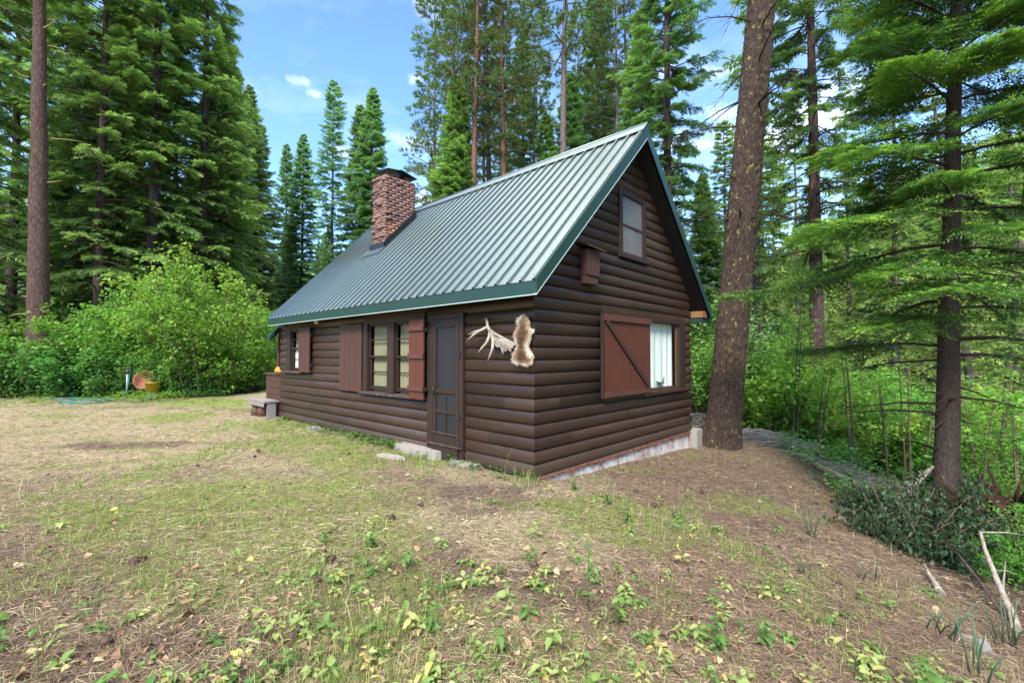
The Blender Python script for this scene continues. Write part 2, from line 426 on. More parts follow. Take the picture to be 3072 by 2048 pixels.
# ------------------------------------------------------------------ terrain
def zg(x, y):
    x = np.asarray(x, float); y = np.asarray(y, float)
    z = -.085 * np.clip(x - .3, 0, 3.6) - .02 - .055 * sstep(.25, .7, x)
    e = 3.35 + .35 * np.clip(y - 3, -8, 8.5)
    s = splus((x - e) / .5) * .5
    z = z - .40 * s / (1 + s / 15)
    b = splus((y - 18) / 2) * 2 * sig(-(x + 8) / 2)
    z = z + .10 * b / (1 + b / 60)
    d = np.hypot(x, y); az = np.arctan2(x, y)
    h = splus((d - 75) / 8) * 8
    sl = .12 + .42 * sstep(.35, .85, az) + .10 * sstep(.35, .8, -az)
    sl = np.where(np.abs(az) > 2.2, .1, sl)
    hh = h * sl
    z = z + 110 * np.tanh(hh / 110) * (.75 + .5 * fbm(x, y, .012, 5, 3))
    w = 1 + np.clip(d - 12, 0, 60) * .06
    z = z + (fbm(x, y, .35, 3, 3) - .5) * .13 * w
    z = z + (fbm(x, y, 2.2, 9, 3) - .5) * .045
    # keep it level under and round the cabin
    return z

def cabw(u, v):
    return AX + u * SN - v * CS, AY + u * CS + v * SN
TH = .7495; SN, CS = math.sin(TH), math.cos(TH)
AX, AY = .2992, 6.2914
RZ = math.atan2(CS, SN)
def cab(u, v, z): 
    x, y = cabw(u, v); return Vector((x, y, z))
def in_cabin(x, y, m=0.0):
    dx = x - AX; dy = y - AY
    u = dx * SN + dy * CS; v = -dx * CS + dy * SN
    return (u > -m) & (u < 5.3 + m) & (v > -m) & (v < 8.83 + m), u, v

F_PX = 1373.07
def at(px, d):                       # a direction in the photo and a distance -> ground x, y
    return (px - 1536) / F_PX * d, d
def ground_z(x, y): return float(zg(x, y))

def ell(x, y, cx, cy, rx, ry, a=0.0):
    dx = x - cx; dy = y - cy; c, s = math.cos(a), math.sin(a)
    return np.exp(-(((dx * c + dy * s) / rx) ** 2 + ((-dx * s + dy * c) / ry) ** 2))

def hedge_y(x):                      # where the yard ends on the left
    return np.interp(x, [-40, -19, -14.5, -12.5, -11, -10.4, -9.5, -7, 0], [15.5, 16.6, 16.8, 16.9, 17.6, 20, 25, 28, 30])

def zones(x, y):
    """green grass, straw, bare dirt, forest floor weights"""
    n1 = fbm(x, y, .55, 21, 4); n2 = fbm(x, y, 1.7, 33, 3); n3 = fbm(x, y, .25, 41, 3)
    green = (.95 * ell(x, y, -4.2, 5.1, 2.3, 1.0, .1) + .75 * ell(x, y, -2.6, 4.0, 1.5, .6, .2) + .55 * ell(x, y, -3.4, 8.6, 2.2, .8, -.5)
             + .9 * ell(x, y, 1.05, 5.2, 1.0, .62) + .7 * ell(x, y, 3.5, 6.1, .55, .3) + .55 * ell(x, y, -1.4, 3.3, 1.2, .4)
             + .6 * ell(x, y, -9, 12, 4, 1.2) + .8 * ell(x, y, -5.0, 10.4, 1.0, .45, -.75) + .5 * ell(x, y, .5, 2.6, 1.6, .5)
             + .75 * ell(x, y, -10.5, 16, 2.5, 1.0) + .5 * ell(x, y, 2.2, 4.2, .6, .6))
    green = np.clip(green * (.25 + 1.5 * sstep(.36, .62, n1)) + .38 * sstep(.50, .70, n2) + .12 * sstep(.45, .65, n1) * (x < 1.5), 0, 1)
    dirt = (.95 * ell(x, y, -.65, 5.6, .95, .8, .3) + .95 * ell(x, y, -7.2, 8.7, 1.6, .35) + .9 * ell(x, y, -2.6, 2.4, 1.8, .7)
            + .85 * ell(x, y, -4.6, 3.6, 1.2, .4) + .7 * ell(x, y, -.6, 3.6, .9, .7) + .8 * ell(x, y, .55, 3.45, .45, .3) + .5 * ell(x, y, -11, 14.6, 5, .5)
            + .55 * ell(x, y, 2.8, 5.0, .9, 1.6) + .5 * ell(x, y, 1.9, 3.2, 1.2, .7))
    dirt = np.clip(dirt * (.45 + .9 * sstep(.3, .6, n2)) + .4 * sstep(.55, .7, n3), 0, 1)
    e = 3.35 + .35 * np.clip(y - 3, -8, 8.5)
    forest = np.clip(sstep(-.3, .9, x - e) + sstep(-.6, .8, y - hedge_y(x)) * (x < 4), 0, 1)
    slope = sstep(.6, 2.2, x + .25 * (6 - y)) * (y < 12)
    return green, dirt, forest, slope

def build_ground():
    def axis(n, near, far):
        t = np.linspace(-1, 1, n); k = 5.2
        return np.sinh(k * t) / math.sinh(k) * far
    xs = axis(420, 0, 420) + 0.0; ys = axis(420, 0, 420) + 4.0
    X, Y = np.meshgrid(xs, ys)
    Z = zg(X, Y)
    ic, u, v = in_cabin(X, Y, -.12)
    V = np.stack([X, Y, Z], -1).reshape(-1, 3)
    nx, ny = len(xs), len(ys)
    i = np.arange(ny - 1)[:, None] * nx + np.arange(nx - 1)[None, :]
    F = np.stack([i, i + 1, i + 1 + nx, i + nx], -1).reshape(-1, 4)
    g, d, f, s = zones(X, Y)
    m, nt = new_mat('yard_soil')
    A = lambda nm: N(nt, 'ShaderNodeAttribute', attribute_name=nm).outputs['Fac']
    v0 = coords(nt)
    nf = noise(nt, v0, 34, 8, .75); nm_ = noise(nt, v0, 6, 7, .7); nb = noise(nt, v0, .9, 5, .6)
    nv = noise(nt, v0, 120, 4, .7)
    straw = ramp(nt, nf, [(.28, (.12, .092, .058)), (.46, (.27, .215, .130)), (.62, (.40, .335, .20)), (.8, (.52, .455, .29))]).outputs[0]
    dirt = ramp(nt, nf, [(.28, (.058, .042, .032)), (.5, (.150, .106, .080)), (.68, (.235, .170, .128)), (.85, (.36, .29, .22))]).outputs[0]
    gr = ramp(nt, nf, [(.28, (.075, .092, .026)), (.5, (.19, .22, .06)), (.75, (.34, .35, .12))]).outputs[0]
    red = ramp(nt, nf, [(.28, (.088, .058, .040)), (.5, (.215, .145, .098)), (.7, (.33, .24, .155)), (.85, (.46, .375, .25))]).outputs[0]
    duff = ramp(nt, nm_, [(.3, (.040, .028, .018)), (.55, (.105, .075, .046)), (.75, (.16, .13, .070))]).outputs[0]
    br = lambda a: ramp(nt, math_(nt, 'ADD', a, math_(nt, 'MULTIPLY', math_(nt, 'SUBTRACT', nm_, .5), .9)), [(.25, (0, 0, 0)), (.6, (1, 1, 1))]).outputs[0]
    c = mixc(nt, br(A('slope')), straw, red)
    c = mixc(nt, br(A('dirt')), c, dirt)
    c = mixc(nt, br(A('grass')), c, gr)
    c = mixc(nt, br(A('forest')), c, duff)
    c = mixc(nt, math_(nt, 'MULTIPLY', nb, .5), c, mixc(nt, 1.0, c, (.68, .66, .66), 'MULTIPLY'))
    h = math_(nt, 'ADD', math_(nt, 'MULTIPLY', nf, 1.0), math_(nt, 'MULTIPLY', nv, .5))
    finish(nt, c, .95, bump(nt, h, .9, .03), spec=.15)
    me = npmesh('ground', V, F, m, smooth=True)
    for nm, a in (('grass', g), ('dirt', d), ('forest', f), ('slope', s)):
        at_ = me.attributes.new(nm, 'FLOAT', 'POINT'); at_.data.foreach_set('value', a.astype(np.float32).ravel())
    o = obj('ground', me); o['kind'] = 'structure'
build_ground()

# ------------------------------------------------------------------ the cabin
L, W = 8.83, 5.30
EAVE, OG = .353, .341
ZE, ZR, UR = 2.637, 5.733, 2.70
SL = (ZR - ZE) / (UR + EAVE)
UB = 2 * UR + EAVE                  # rear eave
def roofz(u): return ZE + SL * (min(u, 2 * UR - u) + EAVE)
HC = .178; BUL = .052
cabin = empty('log_cabin', (AX, AY, 0), RZ)
tag(cabin, 'dark brown log-sided cabin with steep green metal roof and brick chimney', 'cabin')

PROF = [(t, math.sqrt(max(0, 1 - (2 * t - 1) ** 2)) ** .9) for t in (0.0, .02, .07, .15, .27, .42, .58, .73, .85, .93, .98, 1.0)]
def courses(mb, nrow, length, holes, out, top=None, z0=0.0, seed=0, limits=None):
    """half-round log courses. out(s, z, b) maps run-coordinate, height, bulge to a point; holes: (s0,s1,z0,z1)"""
    rg = random.Random(seed)
    for k in range(nrow):
        za, zb = z0 + k * HC, z0 + (k + 1) * HC
        segs = [(0.0, length)]
        for (a, b, h0, h1) in holes:
            if zb > h0 + .06 and za < h1 - .06:
                ns = []
                for s0, s1 in segs:
                    if b <= s0 or a >= s1: ns.append((s0, s1)); continue
                    if a > s0: ns.append((s0, a))
                    if b < s1: ns.append((b, s1))
                segs = ns
        wob = rg.uniform(-.004, .004)
        for s0, s1 in segs:
            rows = []
            # split long runs into boards so that tiny offsets show
            stations = [s0]
            x = s0 + rg.uniform(2.5, 4.5)
            while x < s1 - .8:
                stations += [x]; x += rg.uniform(2.8, 4.6)
            stations.append(s1)
            for q in range(len(stations) - 1):
                A, B = stations[q], stations[q + 1]
                if q > 0: A += .0025
                if q < len(stations) - 2: B -= .0025
                off = rg.uniform(-.003, .003)
                pts = [[], [], [], []]
                for (t, b) in PROF:
                    z = za + t * (zb - za)
                    if top and z > top: z = top
                    lo, hi = (A, B) if not limits else (max(A, limits(z)[0]), min(B, limits(z)[1]))
                    if hi < lo: lo = hi = (lo + hi) / 2
                    bl = b * (BUL + off) + wob * b
                    e0 = 1 if A > 1e-6 and q == 0 else 0; e1 = 1 if B < length - 1e-6 and q == len(stations) - 2 else 0
                    lo2 = lo - bl if A <= 1e-6 and not limits else lo
                    hi2 = hi + bl if B >= length - 1e-6 and not limits else hi
                    inset = .035
                    pts[0].append(out(lo2, z, bl * (.15 if e0 else 1)))
                    pts[1].append(out(min(lo2 + inset, (lo2 + hi2) / 2), z, bl))
                    pts[2].append(out(max(hi2 - inset, (lo2 + hi2) / 2), z, bl))
                    pts[3].append(out(hi2, z, bl * (.15 if e1 else 1)))
                n = len(PROF); vs = sum(pts, [])
                fs = []
                for c in range(3):
                    for i in range(n - 1):
                        fs.append((c * n + i, (c + 1) * n + i, (c + 1) * n + i + 1, c * n + i + 1))
                mb.add(vs, fs, True)

DOOR = (1.395, 2.32, -.1, 2.34)
WBIG = (2.42, 4.49, .90, 2.42)
WSM = (7.42, 8.44, 1.22, 2.40)
WGAB = (1.70, 5.02, .93, 2.40)
WATT = (2.25, 3.22, 3.42, 4.60)
mb = MB(); courses(mb, 16, L, [DOOR, WBIG, WSM], lambda s, z, b: (-b, s, z), top=2.76, seed=1)
mb.box((-.035, 2.40, 2.42), (.02, 4.51, 2.496)); mb.box((-.035, 7.40, 2.40), (.02, 8.46, 2.496))
mb.build('wall', MT['log'], cabin)
mb = MB(); courses(mb, 15, L, [], lambda s, z, b: (W + b, s, z), top=2.65, seed=2)
mb.box((W - .05, .03, 0), (W - .03, L - .03, 2.6))
mb.build('wall', MT['log'], cabin)
def glim(z):
    if z < 2.6: return (-1, 99)
    uu = (z + .20 - ZE) / SL - EAVE
    return (uu, 2 * UR - uu)
def gable(vpos, sgn, holes, seed):
    mb = MB()
    o = lambda s, z, b: (s, vpos + sgn * b, z)
    courses(mb, 15, W, holes, o, seed=seed)
    courses(mb, 16, W, holes, o, z0=15 * HC, seed=seed + 1, limits=glim)
    uu = (2.6 + .25 - ZE) / SL - EAVE
    t0 = vpos - sgn * .04
    if holes:
        mb.box((1.68, -.035, 2.40), (5.04, .02, 2.496)); mb.box((2.24, -.035, 4.60), (3.23, .02, 4.63)); mb.box((1.68, -.03, .886), (5.04, .02, .925)); mb.box((2.24, -.03, 3.37), (3.23, .02, 3.42))
    return mb.build('wall', MT['log'], cabin)
gable(0.0, -1, [WGAB, WATT], 5)
gable(L, 1, [], 9)
mb = MB(); mb.box((.1, .1, .02), (W - .1, L - .1, .05)); mb.box((.12, .12, 2.5), (W - .12, L - .12, 2.54))
mb.build('floor', MT['soffit'], cabin)

# foundation showing under the gable wall, litter lying on its top
mb = MB()
x = .06
rg = random.Random(3)
while x < W - .1:
    w = rg.choice([.40, .40, .38, .2]); x1 = min(x + w, W - .02)
    mb.box((x, -.012 - rg.uniform(0, .012), -.75), (x1 - .012, .20, -.004), None)
    x = x1
mb.box((.03, .012, -.75), (W - .03, .19, -.006))
mb.box((.10, .2, -.5), (.25, L, -.003)); mb.box((W - .2, .2, -.9), (W, L, -.003))
fnd = mb.build('foundation', MT['whitefound'], cabin, .006)
T = []
for i in range(2600):
    u = rg.uniform(.05, W - .05); a = rg.uniform(0, 6.28); l = rg.uniform(.02, .06)
    dz = -rg.expovariate(1 / .018) if rg.random() < .6 else -rg.uniform(0, .20) * (rg.random() < .5)
    clump = math.sin(u * 9) + math.sin(u * 23 + 1)
    if dz < -.04 and clump < .6: dz = -rg.uniform(.0, .025)
    p = Vector((u, -.030 - rg.uniform(0, .02), max(dz, -.25) - .002))
    T.append([p, p + Vector((math.cos(a) * l, rg.uniform(-.01, .01), math.sin(a) * l * .5 - .01)), p + Vector((l * .3, -.012, -l * .4))])
V, Fc = soup(np.array([[tuple(q) for q in t] for t in T]))
obj('needle_litter', npmesh('needle_litter', V, Fc, MT['rust']), fnd)['kind'] = 'stuff'

# roof ------------------------------------------------
def roof_sheet(side):
    va, vb = -OG, L + .02
    pr = []                                          # profile along v: (v, height)
    pitch = .2286; v = va
    while v < vb - .01:
        for (a, h) in ((0, .0), (.006, .032), (.036, .032), (.042, .0), (.105, 0), (.112, .005), (.124, .005), (.131, 0), (.165, 0), (.172, .005), (.184, .005), (.191, 0)):
            if v + a < vb: pr.append((v + a, h))
        v += pitch
    pr.append((vb, 0))
    pts = []
    ln = math.hypot(1, SL); nx, nz = -SL / ln, 1 / ln
    us = [-EAVE - .02, UR - .004]
    for u in us:
        for v, h in pr:
            z = ZE + SL * (u + EAVE) + .006
            uu, zz = u + nx * h, z + nz * h
            if side < 0: uu = 2 * UR - uu
            pts.append((uu, v, zz))
    n = len(pr)
    fs = [(i, i + 1, n + i + 1, n + i) if side < 0 else (i + 1, i, n + i, n + i + 1) for i in range(n - 1)]
    return pts, fs
mb = MB()
for sd in (1, -1): mb.add(*roof_sheet(sd))
roof = mb.build('roof', MT['roof'], cabin)
# deck/soffit under the sheets
mb = MB()
ro = .02
def soff(sgn):
    a = lambda u: u if sgn > 0 else 2 * UR - u
    q = [(a(-EAVE + .03), ZE - .03), (a(UR), ZR - .035), (a(UR), ZR - .20), (a(-EAVE + .03), ZE - .16)]
    mb.prism([(u, -OG + .035, z) for u, z in q], (0, L + OG - .06, 0))
soff(1); soff(-1)
mb.build('soffit', MT['soffit'], roof)
# fascia at the eaves and rakes
mb = MB()
mb.box((-EAVE - .012, -OG - .004, ZE - .187), (-EAVE + .012, L + .03, ZE - .004))
mb.box((UB - .012, -OG - .004, ZE - .187), (UB + .012, L + .03, ZE - .004))
mb.build('fascia', MT['fascia'], roof)
def rake(side, vp, th, m, parent):
    mb = MB(); a = lambda u: u if side > 0 else 2 * UR - u
    u0 = -EAVE - .016
    dz = .25
    poly = [(a(u0), vp, ZE - .187), (a(u0), vp, ZE + .020), (a(UR), vp, ZR + .030), (a(UR), vp, ZR + .030 - dz), (a(u0 + .0), vp, ZE - .187)][:4]
    mb.prism(poly, (0, th, 0))
    return mb.build('rake_trim', m, parent)
rake(1, -OG - .022, .02, MT['fascia'], roof); rake(-1, -OG - .020, .018, MT['fascia2'], roof)
rake(1, L + .022, .02, MT['fascia'], roof); rake(-1, L + .022, .018, MT['fascia'], roof)
# lip of rake trim folded over the sheet
mb = MB()
mb.box((-EAVE - .019, -OG + .02, ZE - .199), (-EAVE + .03, L + .03, ZE - .188))
sl_ = math.hypot(1, SL)
for s in (1,):
    a = lambda u: u
    mb.prism([(a(-EAVE - .018), -OG - .026, ZE - .199), (a(UR), -OG - .026, ZR + .03 - .262), (a(UR), -OG - .026, ZR + .03 - .249), (a(-EAVE - .018), -OG - .026, ZE - .186)], (0, .05, 0))
mb.build('drip_edge', MT['edge'], roof)
mb = MB()
for s in (1, -1):
    a = lambda u: u if s > 0 else 2 * UR - u
    mb.prism([(a(UR), -OG - .03, ZR + .062), (a(UR - .17), -OG - .03, ZR + .062 - .17 * SL), (a(UR - .17), -OG - .03, ZR + .050 - .17 * SL), (a(UR), -OG - .03, ZR + .050)], (0, L + OG + .06, 0))
mb.tube([(UR, -OG - .03, ZR + .066), (UR, L + .03, ZR + .066)], .016, 8)
for s in (1, -1):
    a = UR - s * .172
    mb.tube([(a, -OG - .03, ZR + .052 - .17 * SL), (a, L + .03, ZR + .052 - .17 * SL)], .008, 6)
mb.build('ridge_cap', MT['ridge'], roof)
mb = MB()
rg = random.Random(4)
for frac in (.02, .14, .30, .46, .62, .78, .91):
    for k in range(39):
        v = -OG + .075 + k * .2286
        u = -EAVE + frac * (UR + EAVE) + rg.uniform(-.01, .01)
        z = ZE + SL * (u + EAVE) + .008
        mb.box((u - .008, v - .008, z - .006), (u + .006, v + .008, z + .012))
mb.build('screws', MT['screw'], roof)['kind'] = 'stuff'
# beam end at the far right eave
mb = MB(); mb.box((UB - .36, -.30, 2.50), (UB - .12, .4, 2.64)); mb.build('rafter_end', MT['rawwood'], cabin)
mb = MB(); mb.box((UB - .34, -.28, 2.40), (UB - .03, .4, 2.485)); mb.build('eave_box', MT['fascia'], cabin)
mb = MB(); mb.lathe([(.0, -.055), (.035, -.05), (.055, -.02), (.05, .01), (.03, .03), (.03, .06)], (-.18, 6.38, 2.44), 14); mb.build('eave_lamp', MT['bulb'], cabin)

# chimney ---------------------------------------------
cu0, cu1, cv0, cv1, czt = 1.35, 2.25, 6.03, 6.59, 6.24
V_ = []; F_ = []; TT = []
rg = random.Random(11)
def brick(a, b, tint):
    i = len(V_)
    j = lambda: rg.uniform(-.004, .004)
    for (x, y, z) in [(a[0], a[1], a[2]), (b[0], a[1], a[2]), (b[0], b[1], a[2]), (a[0], b[1], a[2]), (a[0], a[1], b[2]), (b[0], a[1], b[2]), (b[0], b[1], b[2]), (a[0], b[1], b[2])]:
        V_.append((x + j(), y + j(), z + j()))
    for f in [(3, 2, 1, 0), (4, 5, 6, 7), (0, 1, 5, 4), (1, 2, 6, 5), (2, 3, 7, 6), (3, 0, 4, 7)]:
        F_.append(tuple(i + q for q in f)); TT.append(tint)
z = 4.20; row = 0
while z < czt - .03:
    h = .066
    lowz = z < 5.0
    for face in range(4):
        ln = cu1 - cu0 if face in (0, 2) else cv1 - cv0
        s = -(.1 if row % 2 else 0.0)
        while s < ln:
            w = .205; a0 = max(s, 0.0); a1 = min(s + w, ln)
            s += w + .010
            if a1 - a0 < .03: continue
            pr = rg.choice([0, 0, .002, .004, -.002, .002])
            r_ = rg.random()
            if face == 3 and r_ < .6: pr = rg.choice([.018, .03, .042, -.03])
            elif r_ < .11: pr = rg.choice([.014, .022, .028])
            elif r_ < .09: pr = -.004
            t = rg.uniform(.15, .6) + (.12 if face == 0 and a0 > .55 else 0)
            if face == 3: t -= .15
            if lowz and a0 < .35 and face == 0 and rg.random() < .55: t = rg.uniform(.85, 1)
            if z > czt - .12: t = rg.uniform(.4, .7)
            if face == 0: brick((cu0 + a0, cv0 - pr, z), (cu0 + a1, cv0 + .09, z + h), t)
            elif face == 2: brick((cu0 + a0, cv1 - .09, z), (cu0 + a1, cv1 + pr, z + h), t)
            elif face == 3: brick((cu0 - pr, cv0 + a0, z), (cu0 + .09, cv0 + a1, z + h), t)
            else: brick((cu1 - .09, cv0 + a0, z), (cu1 + pr, cv0 + a1, z + h), t)
    z += h + .0085; row += 1
chim = obj('chimney', npmesh('chimney', np.array(V_), np.array(F_), MT['brick'], np.clip(TT, 0, 1)), cabin)
mb = MB(); mb.box((cu0 + .005, cv0 + .005, 4.0), (cu1 - .005, cv1 - .005, czt - .02)); mb.build('mortar', MT['mortar'], chim)
mb = MB()
ct = czt + .125
for (a0, a1) in ((cu0 + .12, cu0 + .20), (cu1 - .2, cu1 - .12)):
    for (b0, b1) in ((cv0 + .1, cv0 + .16), (cv1 - .16, cv1 - .1)):
        mb = MB(); mb.box((a0, b0, czt - .03), (a1, b1, ct)); mb.build('cap_leg', MT['mortar'], chim)
mb = MB()
def plate(p, th=.007):
    mb.prism(p, (0, 0, th))
um = (cu0 + cu1) / 2
plate([(cu0 + .02, cv0 - .09, ct - .01), (um - .02, cv0 - .05, ct + .06), (um - .02, cv1 + .05, ct + .09), (cu0 + .02, cv1 + .09, ct + .05)])
plate([(um - .03, cv0 - .07, ct + .07), (cu1 + .02, cv0 - .10, ct - .05), (cu1 + .04, cv1 + .08, ct + .0), (um - .03, cv1 + .05, ct + .10)])
mb.build('chimney_cap', MT['darksteel'], chim)
mb = MB()
fz = lambda u: ZE + SL * (u + EAVE) + .012
mb.prism([(cu0 - .05, cv0 - .05, fz(cu0 - .05)), (cu1 + .02, cv0 - .05, fz(cu1 + .02)), (cu1 + .02, cv0 - .05, fz(cu1 + .02) + .20), (cu0 - .05, cv0 - .05, fz(cu0 - .05) + .17)], (0, .012, 0))
mb.box((cu0 - .055, cv0 - .06, fz(cu0) - .08), (cu0 - .040, cv1 + .06, fz(cu0) + .12))
mb.build('flashing', MT['darksteel'], chim)
mb = MB()
mb.prism([(cu0 - .04, cv0 - .10, fz(cu0 - .04) + .024), (cu0 - .22, cv0 - .10, fz(cu0 - .22) + .024), (cu0 - .22, cv1 + .20, fz(cu0 - .22) + .024), (cu0 - .04, cv1 + .20, fz(cu0 - .04) + .024)], (-.006, 0, .006))
mb.build('apron_flashing', MT['ridge'], chim)

# windows ---------------------------------------------
def curtain_mesh(name, mat, parent, p0, du, zlo, zhi, width, folds, amp, rows=8, seed=0):
    n = folds * 8; rg = np.random.default_rng(seed)
    s = np.linspace(0, 1, n + 1); ph = rg.uniform(0, 6, 3)
    V = []
    nrm = Vector((0, 0, 1)).cross(Vector(du))
    for r in range(rows + 1):
        t = r / rows; zz = zhi + (zlo - zhi) * t
        for q in s:
            o = amp * (.3 + .7 * t) * (math.sin(q * folds * 6.283 + ph[0]) + .5 * math.sin(q * folds * 2.7 * 6.283 / 2 + ph[1] + t))
            p = Vector(p0) + Vector(du) * (q * width) + nrm * o
            V.append((p.x, p.y, zz))
    i = np.arange(rows)[:, None] * (n + 1) + np.arange(n)[None, :]
    F = np.stack([i, i + 1, i + n + 2, i + n + 1], -1).reshape(-1, 4)
    return obj(name, npmesh(name, np.array(V), F, mat, smooth=True), parent)

def add_window(name_mat_frame, frames, panes, curtains, sill, extra=None):
    pass

# big double window on the long wall
win = MB()
def fbox(mb, v0, v1, z0, z1, d0=-.062, d1=.06): mb.box((d0, v0, z0), (d1, v1, z1))
fbox(win, 4.325, 4.49, .955, 2.42); fbox(win, 2.42, 2.62, .955, 2.42, -.058); fbox(win, 2.62, 4.325, 2.285, 2.42, -.060)
fbox(win, 3.37, 3.60, .955, 2.285, -.066); 
w = win.build('window', MT['trim'], cabin, .006)
sm = MB()
for (a, b) in ((3.60, 4.325), (2.62, 3.37)):
    for (z0, z1, d) in ((.99, 1.655, .012), (1.62, 2.285, -.018)):
        sm.box((d, a, z0), (d + .03, a + .045, z1)); sm.box((d, b - .045, z0), (d + .03, b, z1))
        sm.box((d, a + .045, z0), (d + .03, b - .045, z0 + (.075 if z0 < 1.2 else .04))); sm.box((d, a + .045, z1 - .04), (d + .03, b - .045, z1))
        sm.box((d + .004, a + .045, (z0 + z1) / 2 + (.01)), (d + .024, b - .045, (z0 + z1) / 2 + .03))
sm.build('sash', MT['trim'], w, .003)
gm = MB()
for (a, b) in ((3.60, 4.325), (2.62, 3.37)):
    for (z0, z1, d) in ((.99, 1.655, .024), (1.62, 2.285, -.006)):
        gm.sheet_x(d, a + .03, b - .03, z0 + .03, z1 - .03)
gm.build('pane', MT['glass'], w)
si = MB(); si.box((-.125, 2.36, .895), (.06, 4.56, .952)); si.build('sill', MT['trimh'], w, .006)
for k, (a, b) in enumerate(((3.62, 4.30), (2.64, 3.36))):
    curtain_mesh('curtain', MT['curtain'], w, (.075, a, 0), (0, 1, 0), .95, 2.3, b - a, 5, .016, seed=k)
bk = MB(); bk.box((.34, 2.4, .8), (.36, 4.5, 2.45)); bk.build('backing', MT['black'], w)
# small window near the far end
win = MB()
fbox(win, 8.18, 8.44, 1.28, 2.40); fbox(win, 7.42, 7.56, 1.28, 2.40, -.058); fbox(win, 7.56, 8.18, 2.30, 2.40, -.060)
w = win.build('window', MT['trim'], cabin, .006)
sm = MB(); gm = MB()
for (z0, z1, d) in ((1.30, 1.85, .012), (1.815, 2.30, -.018)):
    a, b = 7.56, 8.18
    sm.box((d, a, z0), (d + .03, a + .04, z1)); sm.box((d, b - .04, z0), (d + .03, b, z1))
    sm.box((d, a + .04, z0), (d + .03, b - .04, z0 + .05)); sm.box((d, a + .04, z1 - .04), (d + .03, b - .04, z1))
    sm.box((d + .004, a + .04, (z0 + z1) / 2), (d + .024, b - .04, (z0 + z1) / 2 + .02))
    gm.sheet_x(d + .012, a + .03, b - .03, z0 + .03, z1 - .03)
sm.build('sash', MT['trim'], w, .003); gm.build('pane', MT['glass'], w)
si = MB(); si.box((-.13, 7.36, 1.215), (.06, 8.54, 1.276)); si.build('sill', MT['trimh'], w, .006)
curtain_mesh('curtain', MT['curtain'], w, (.085, 7.58, 0), (0, 1, 0), 1.82, 2.3, .6, 5, .012, seed=5)
bl = MB()
for k in range(17): bl.box((.07, 7.57, 1.32 + k * .03), (.076, 8.17, 1.345 + k * .03))
bl.build('blind', MT['whitecurtain'], w)
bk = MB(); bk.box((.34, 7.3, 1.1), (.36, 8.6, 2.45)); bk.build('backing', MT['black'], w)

# gable picture window
win = MB()
def gbox(mb, u0, u1, z0, z1, d0=-.062, d1=.06): mb.box((u0, d0, z0), (u1, d1, z1))
gbox(win, 1.70, 1.84, .985, 2.40); gbox(win, 4.735, 5.03, .985, 2.40); gbox(win, 1.84, 4.735, 2.31, 2.40, -.060)
w = win.build('window', MT['trim'], cabin, .006)
sm = MB()
sm.box((4.63, -.02, .995), (4.735, .01, 2.31)); sm.box((1.84, -.018, .995), (4.63, .012, 1.03)); sm.box((3.22, -.018, 1.03), (3.30, .012, 2.31))
sm.build('sash', MT['pane_wood'], w, .003)
gm = MB(); gm.sheet_y(-.008, 1.84, 4.64, 1.0, 2.31); gm.build('pane', MT['glass'], w)
si = MB(); si.box((3.0, -.12, .918), (5.09, .06, .982)); si.box((1.66, -.085, .92), (2.998, .06, .98)); si.build('sill', MT['brace'], w, .006)
curtain_mesh('curtain', MT['whitecurtain'], w, (3.2, .065, 0), (1, 0, 0), 1.03, 2.31, 1.39, 5, .014, seed=9)
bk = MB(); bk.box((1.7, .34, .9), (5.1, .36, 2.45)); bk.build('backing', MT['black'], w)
# attic window
win = MB()
gbox(win, 2.25, 2.365, 3.42, 4.60); gbox(win, 3.125, 3.225, 3.42, 4.60); gbox(win, 2.365, 3.125, 4.50, 4.60, -.060); gbox(win, 2.22, 3.28, 3.375, 3.418, -.10)
w = win.build('window', MT['trim'], cabin, .006)
sm = MB(); sm.box((2.365, -.045, 3.96), (3.125, -.015, 4.0)); sm.box((2.365, -.04, 3.42), (3.125, -.01, 3.50)); sm.box((2.365, -.04, 3.5), (2.385, -.01, 4.5)); sm.box((3.105, -.04, 3.5), (3.125, -.01, 4.5))
sm.build('sash', MT['brace'], w, .003)
gm = MB(); gm.sheet_y(.0, 2.38, 3.11, 3.49, 4.5); gm.build('pane', MT['glass'], w)
gm = MB(); gm.sheet_y(-.031, 2.38, 3.11, 3.49, 4.5); gm.build('insect_screen', MT['atticscreen'], w)
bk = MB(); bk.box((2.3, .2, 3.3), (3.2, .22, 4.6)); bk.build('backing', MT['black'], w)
curtain_mesh('curtain', MT['curtain'], w, (2.4, .11, 0), (1, 0, 0), 3.45, 4.5, .7, 4, .02, seed=19)

# shutters --------------------------------------------
def shutter(v0, v1, z0, z1, u, n, mat, battens, bm):
    mb = MB(); wd = (v1 - v0) / n
    for k in range(n):
        mb.box((u, v0 + k * wd + .002, z0 + .004 * (k % 2)), (u + .028, v0 + (k + 1) * wd - .002, z1 - .003 * (k % 2)))
    mb.box((u + .006, v0 + .003, z0 + .01), (u + .024, v1 - .003, z1 - .01))
    o = mb.build('shutter', mat, cabin, .004)
    if battens:
        for zc in battens:
            mb = MB(); mb.box((u - .030, v0 - .012, zc - .045), (u - .001, v1 + .004, zc + .045)); mb.build('batten', bm, o, .004)
    for zc in (z0 + .18, z1 - .18):
        mb = MB(); mb.box((u + .03, v0 - .02 if battens else v0 - .02, zc - .03), (-.045, v0 + .03, zc + .03)); mb.build('hinge', MT['black'], o)
    return o
sh = shutter(4.515, 5.455, .915, 2.318, -.085, 4, MT['redbrown'], None, None)
sh = shutter(2.300, 2.728, .912, 2.283, -.165, 2, MT['red'], (1.10, 1.655, 2.13), MT['redbeam'])
tag(sh, label='brighter red battened shutter beside the door')
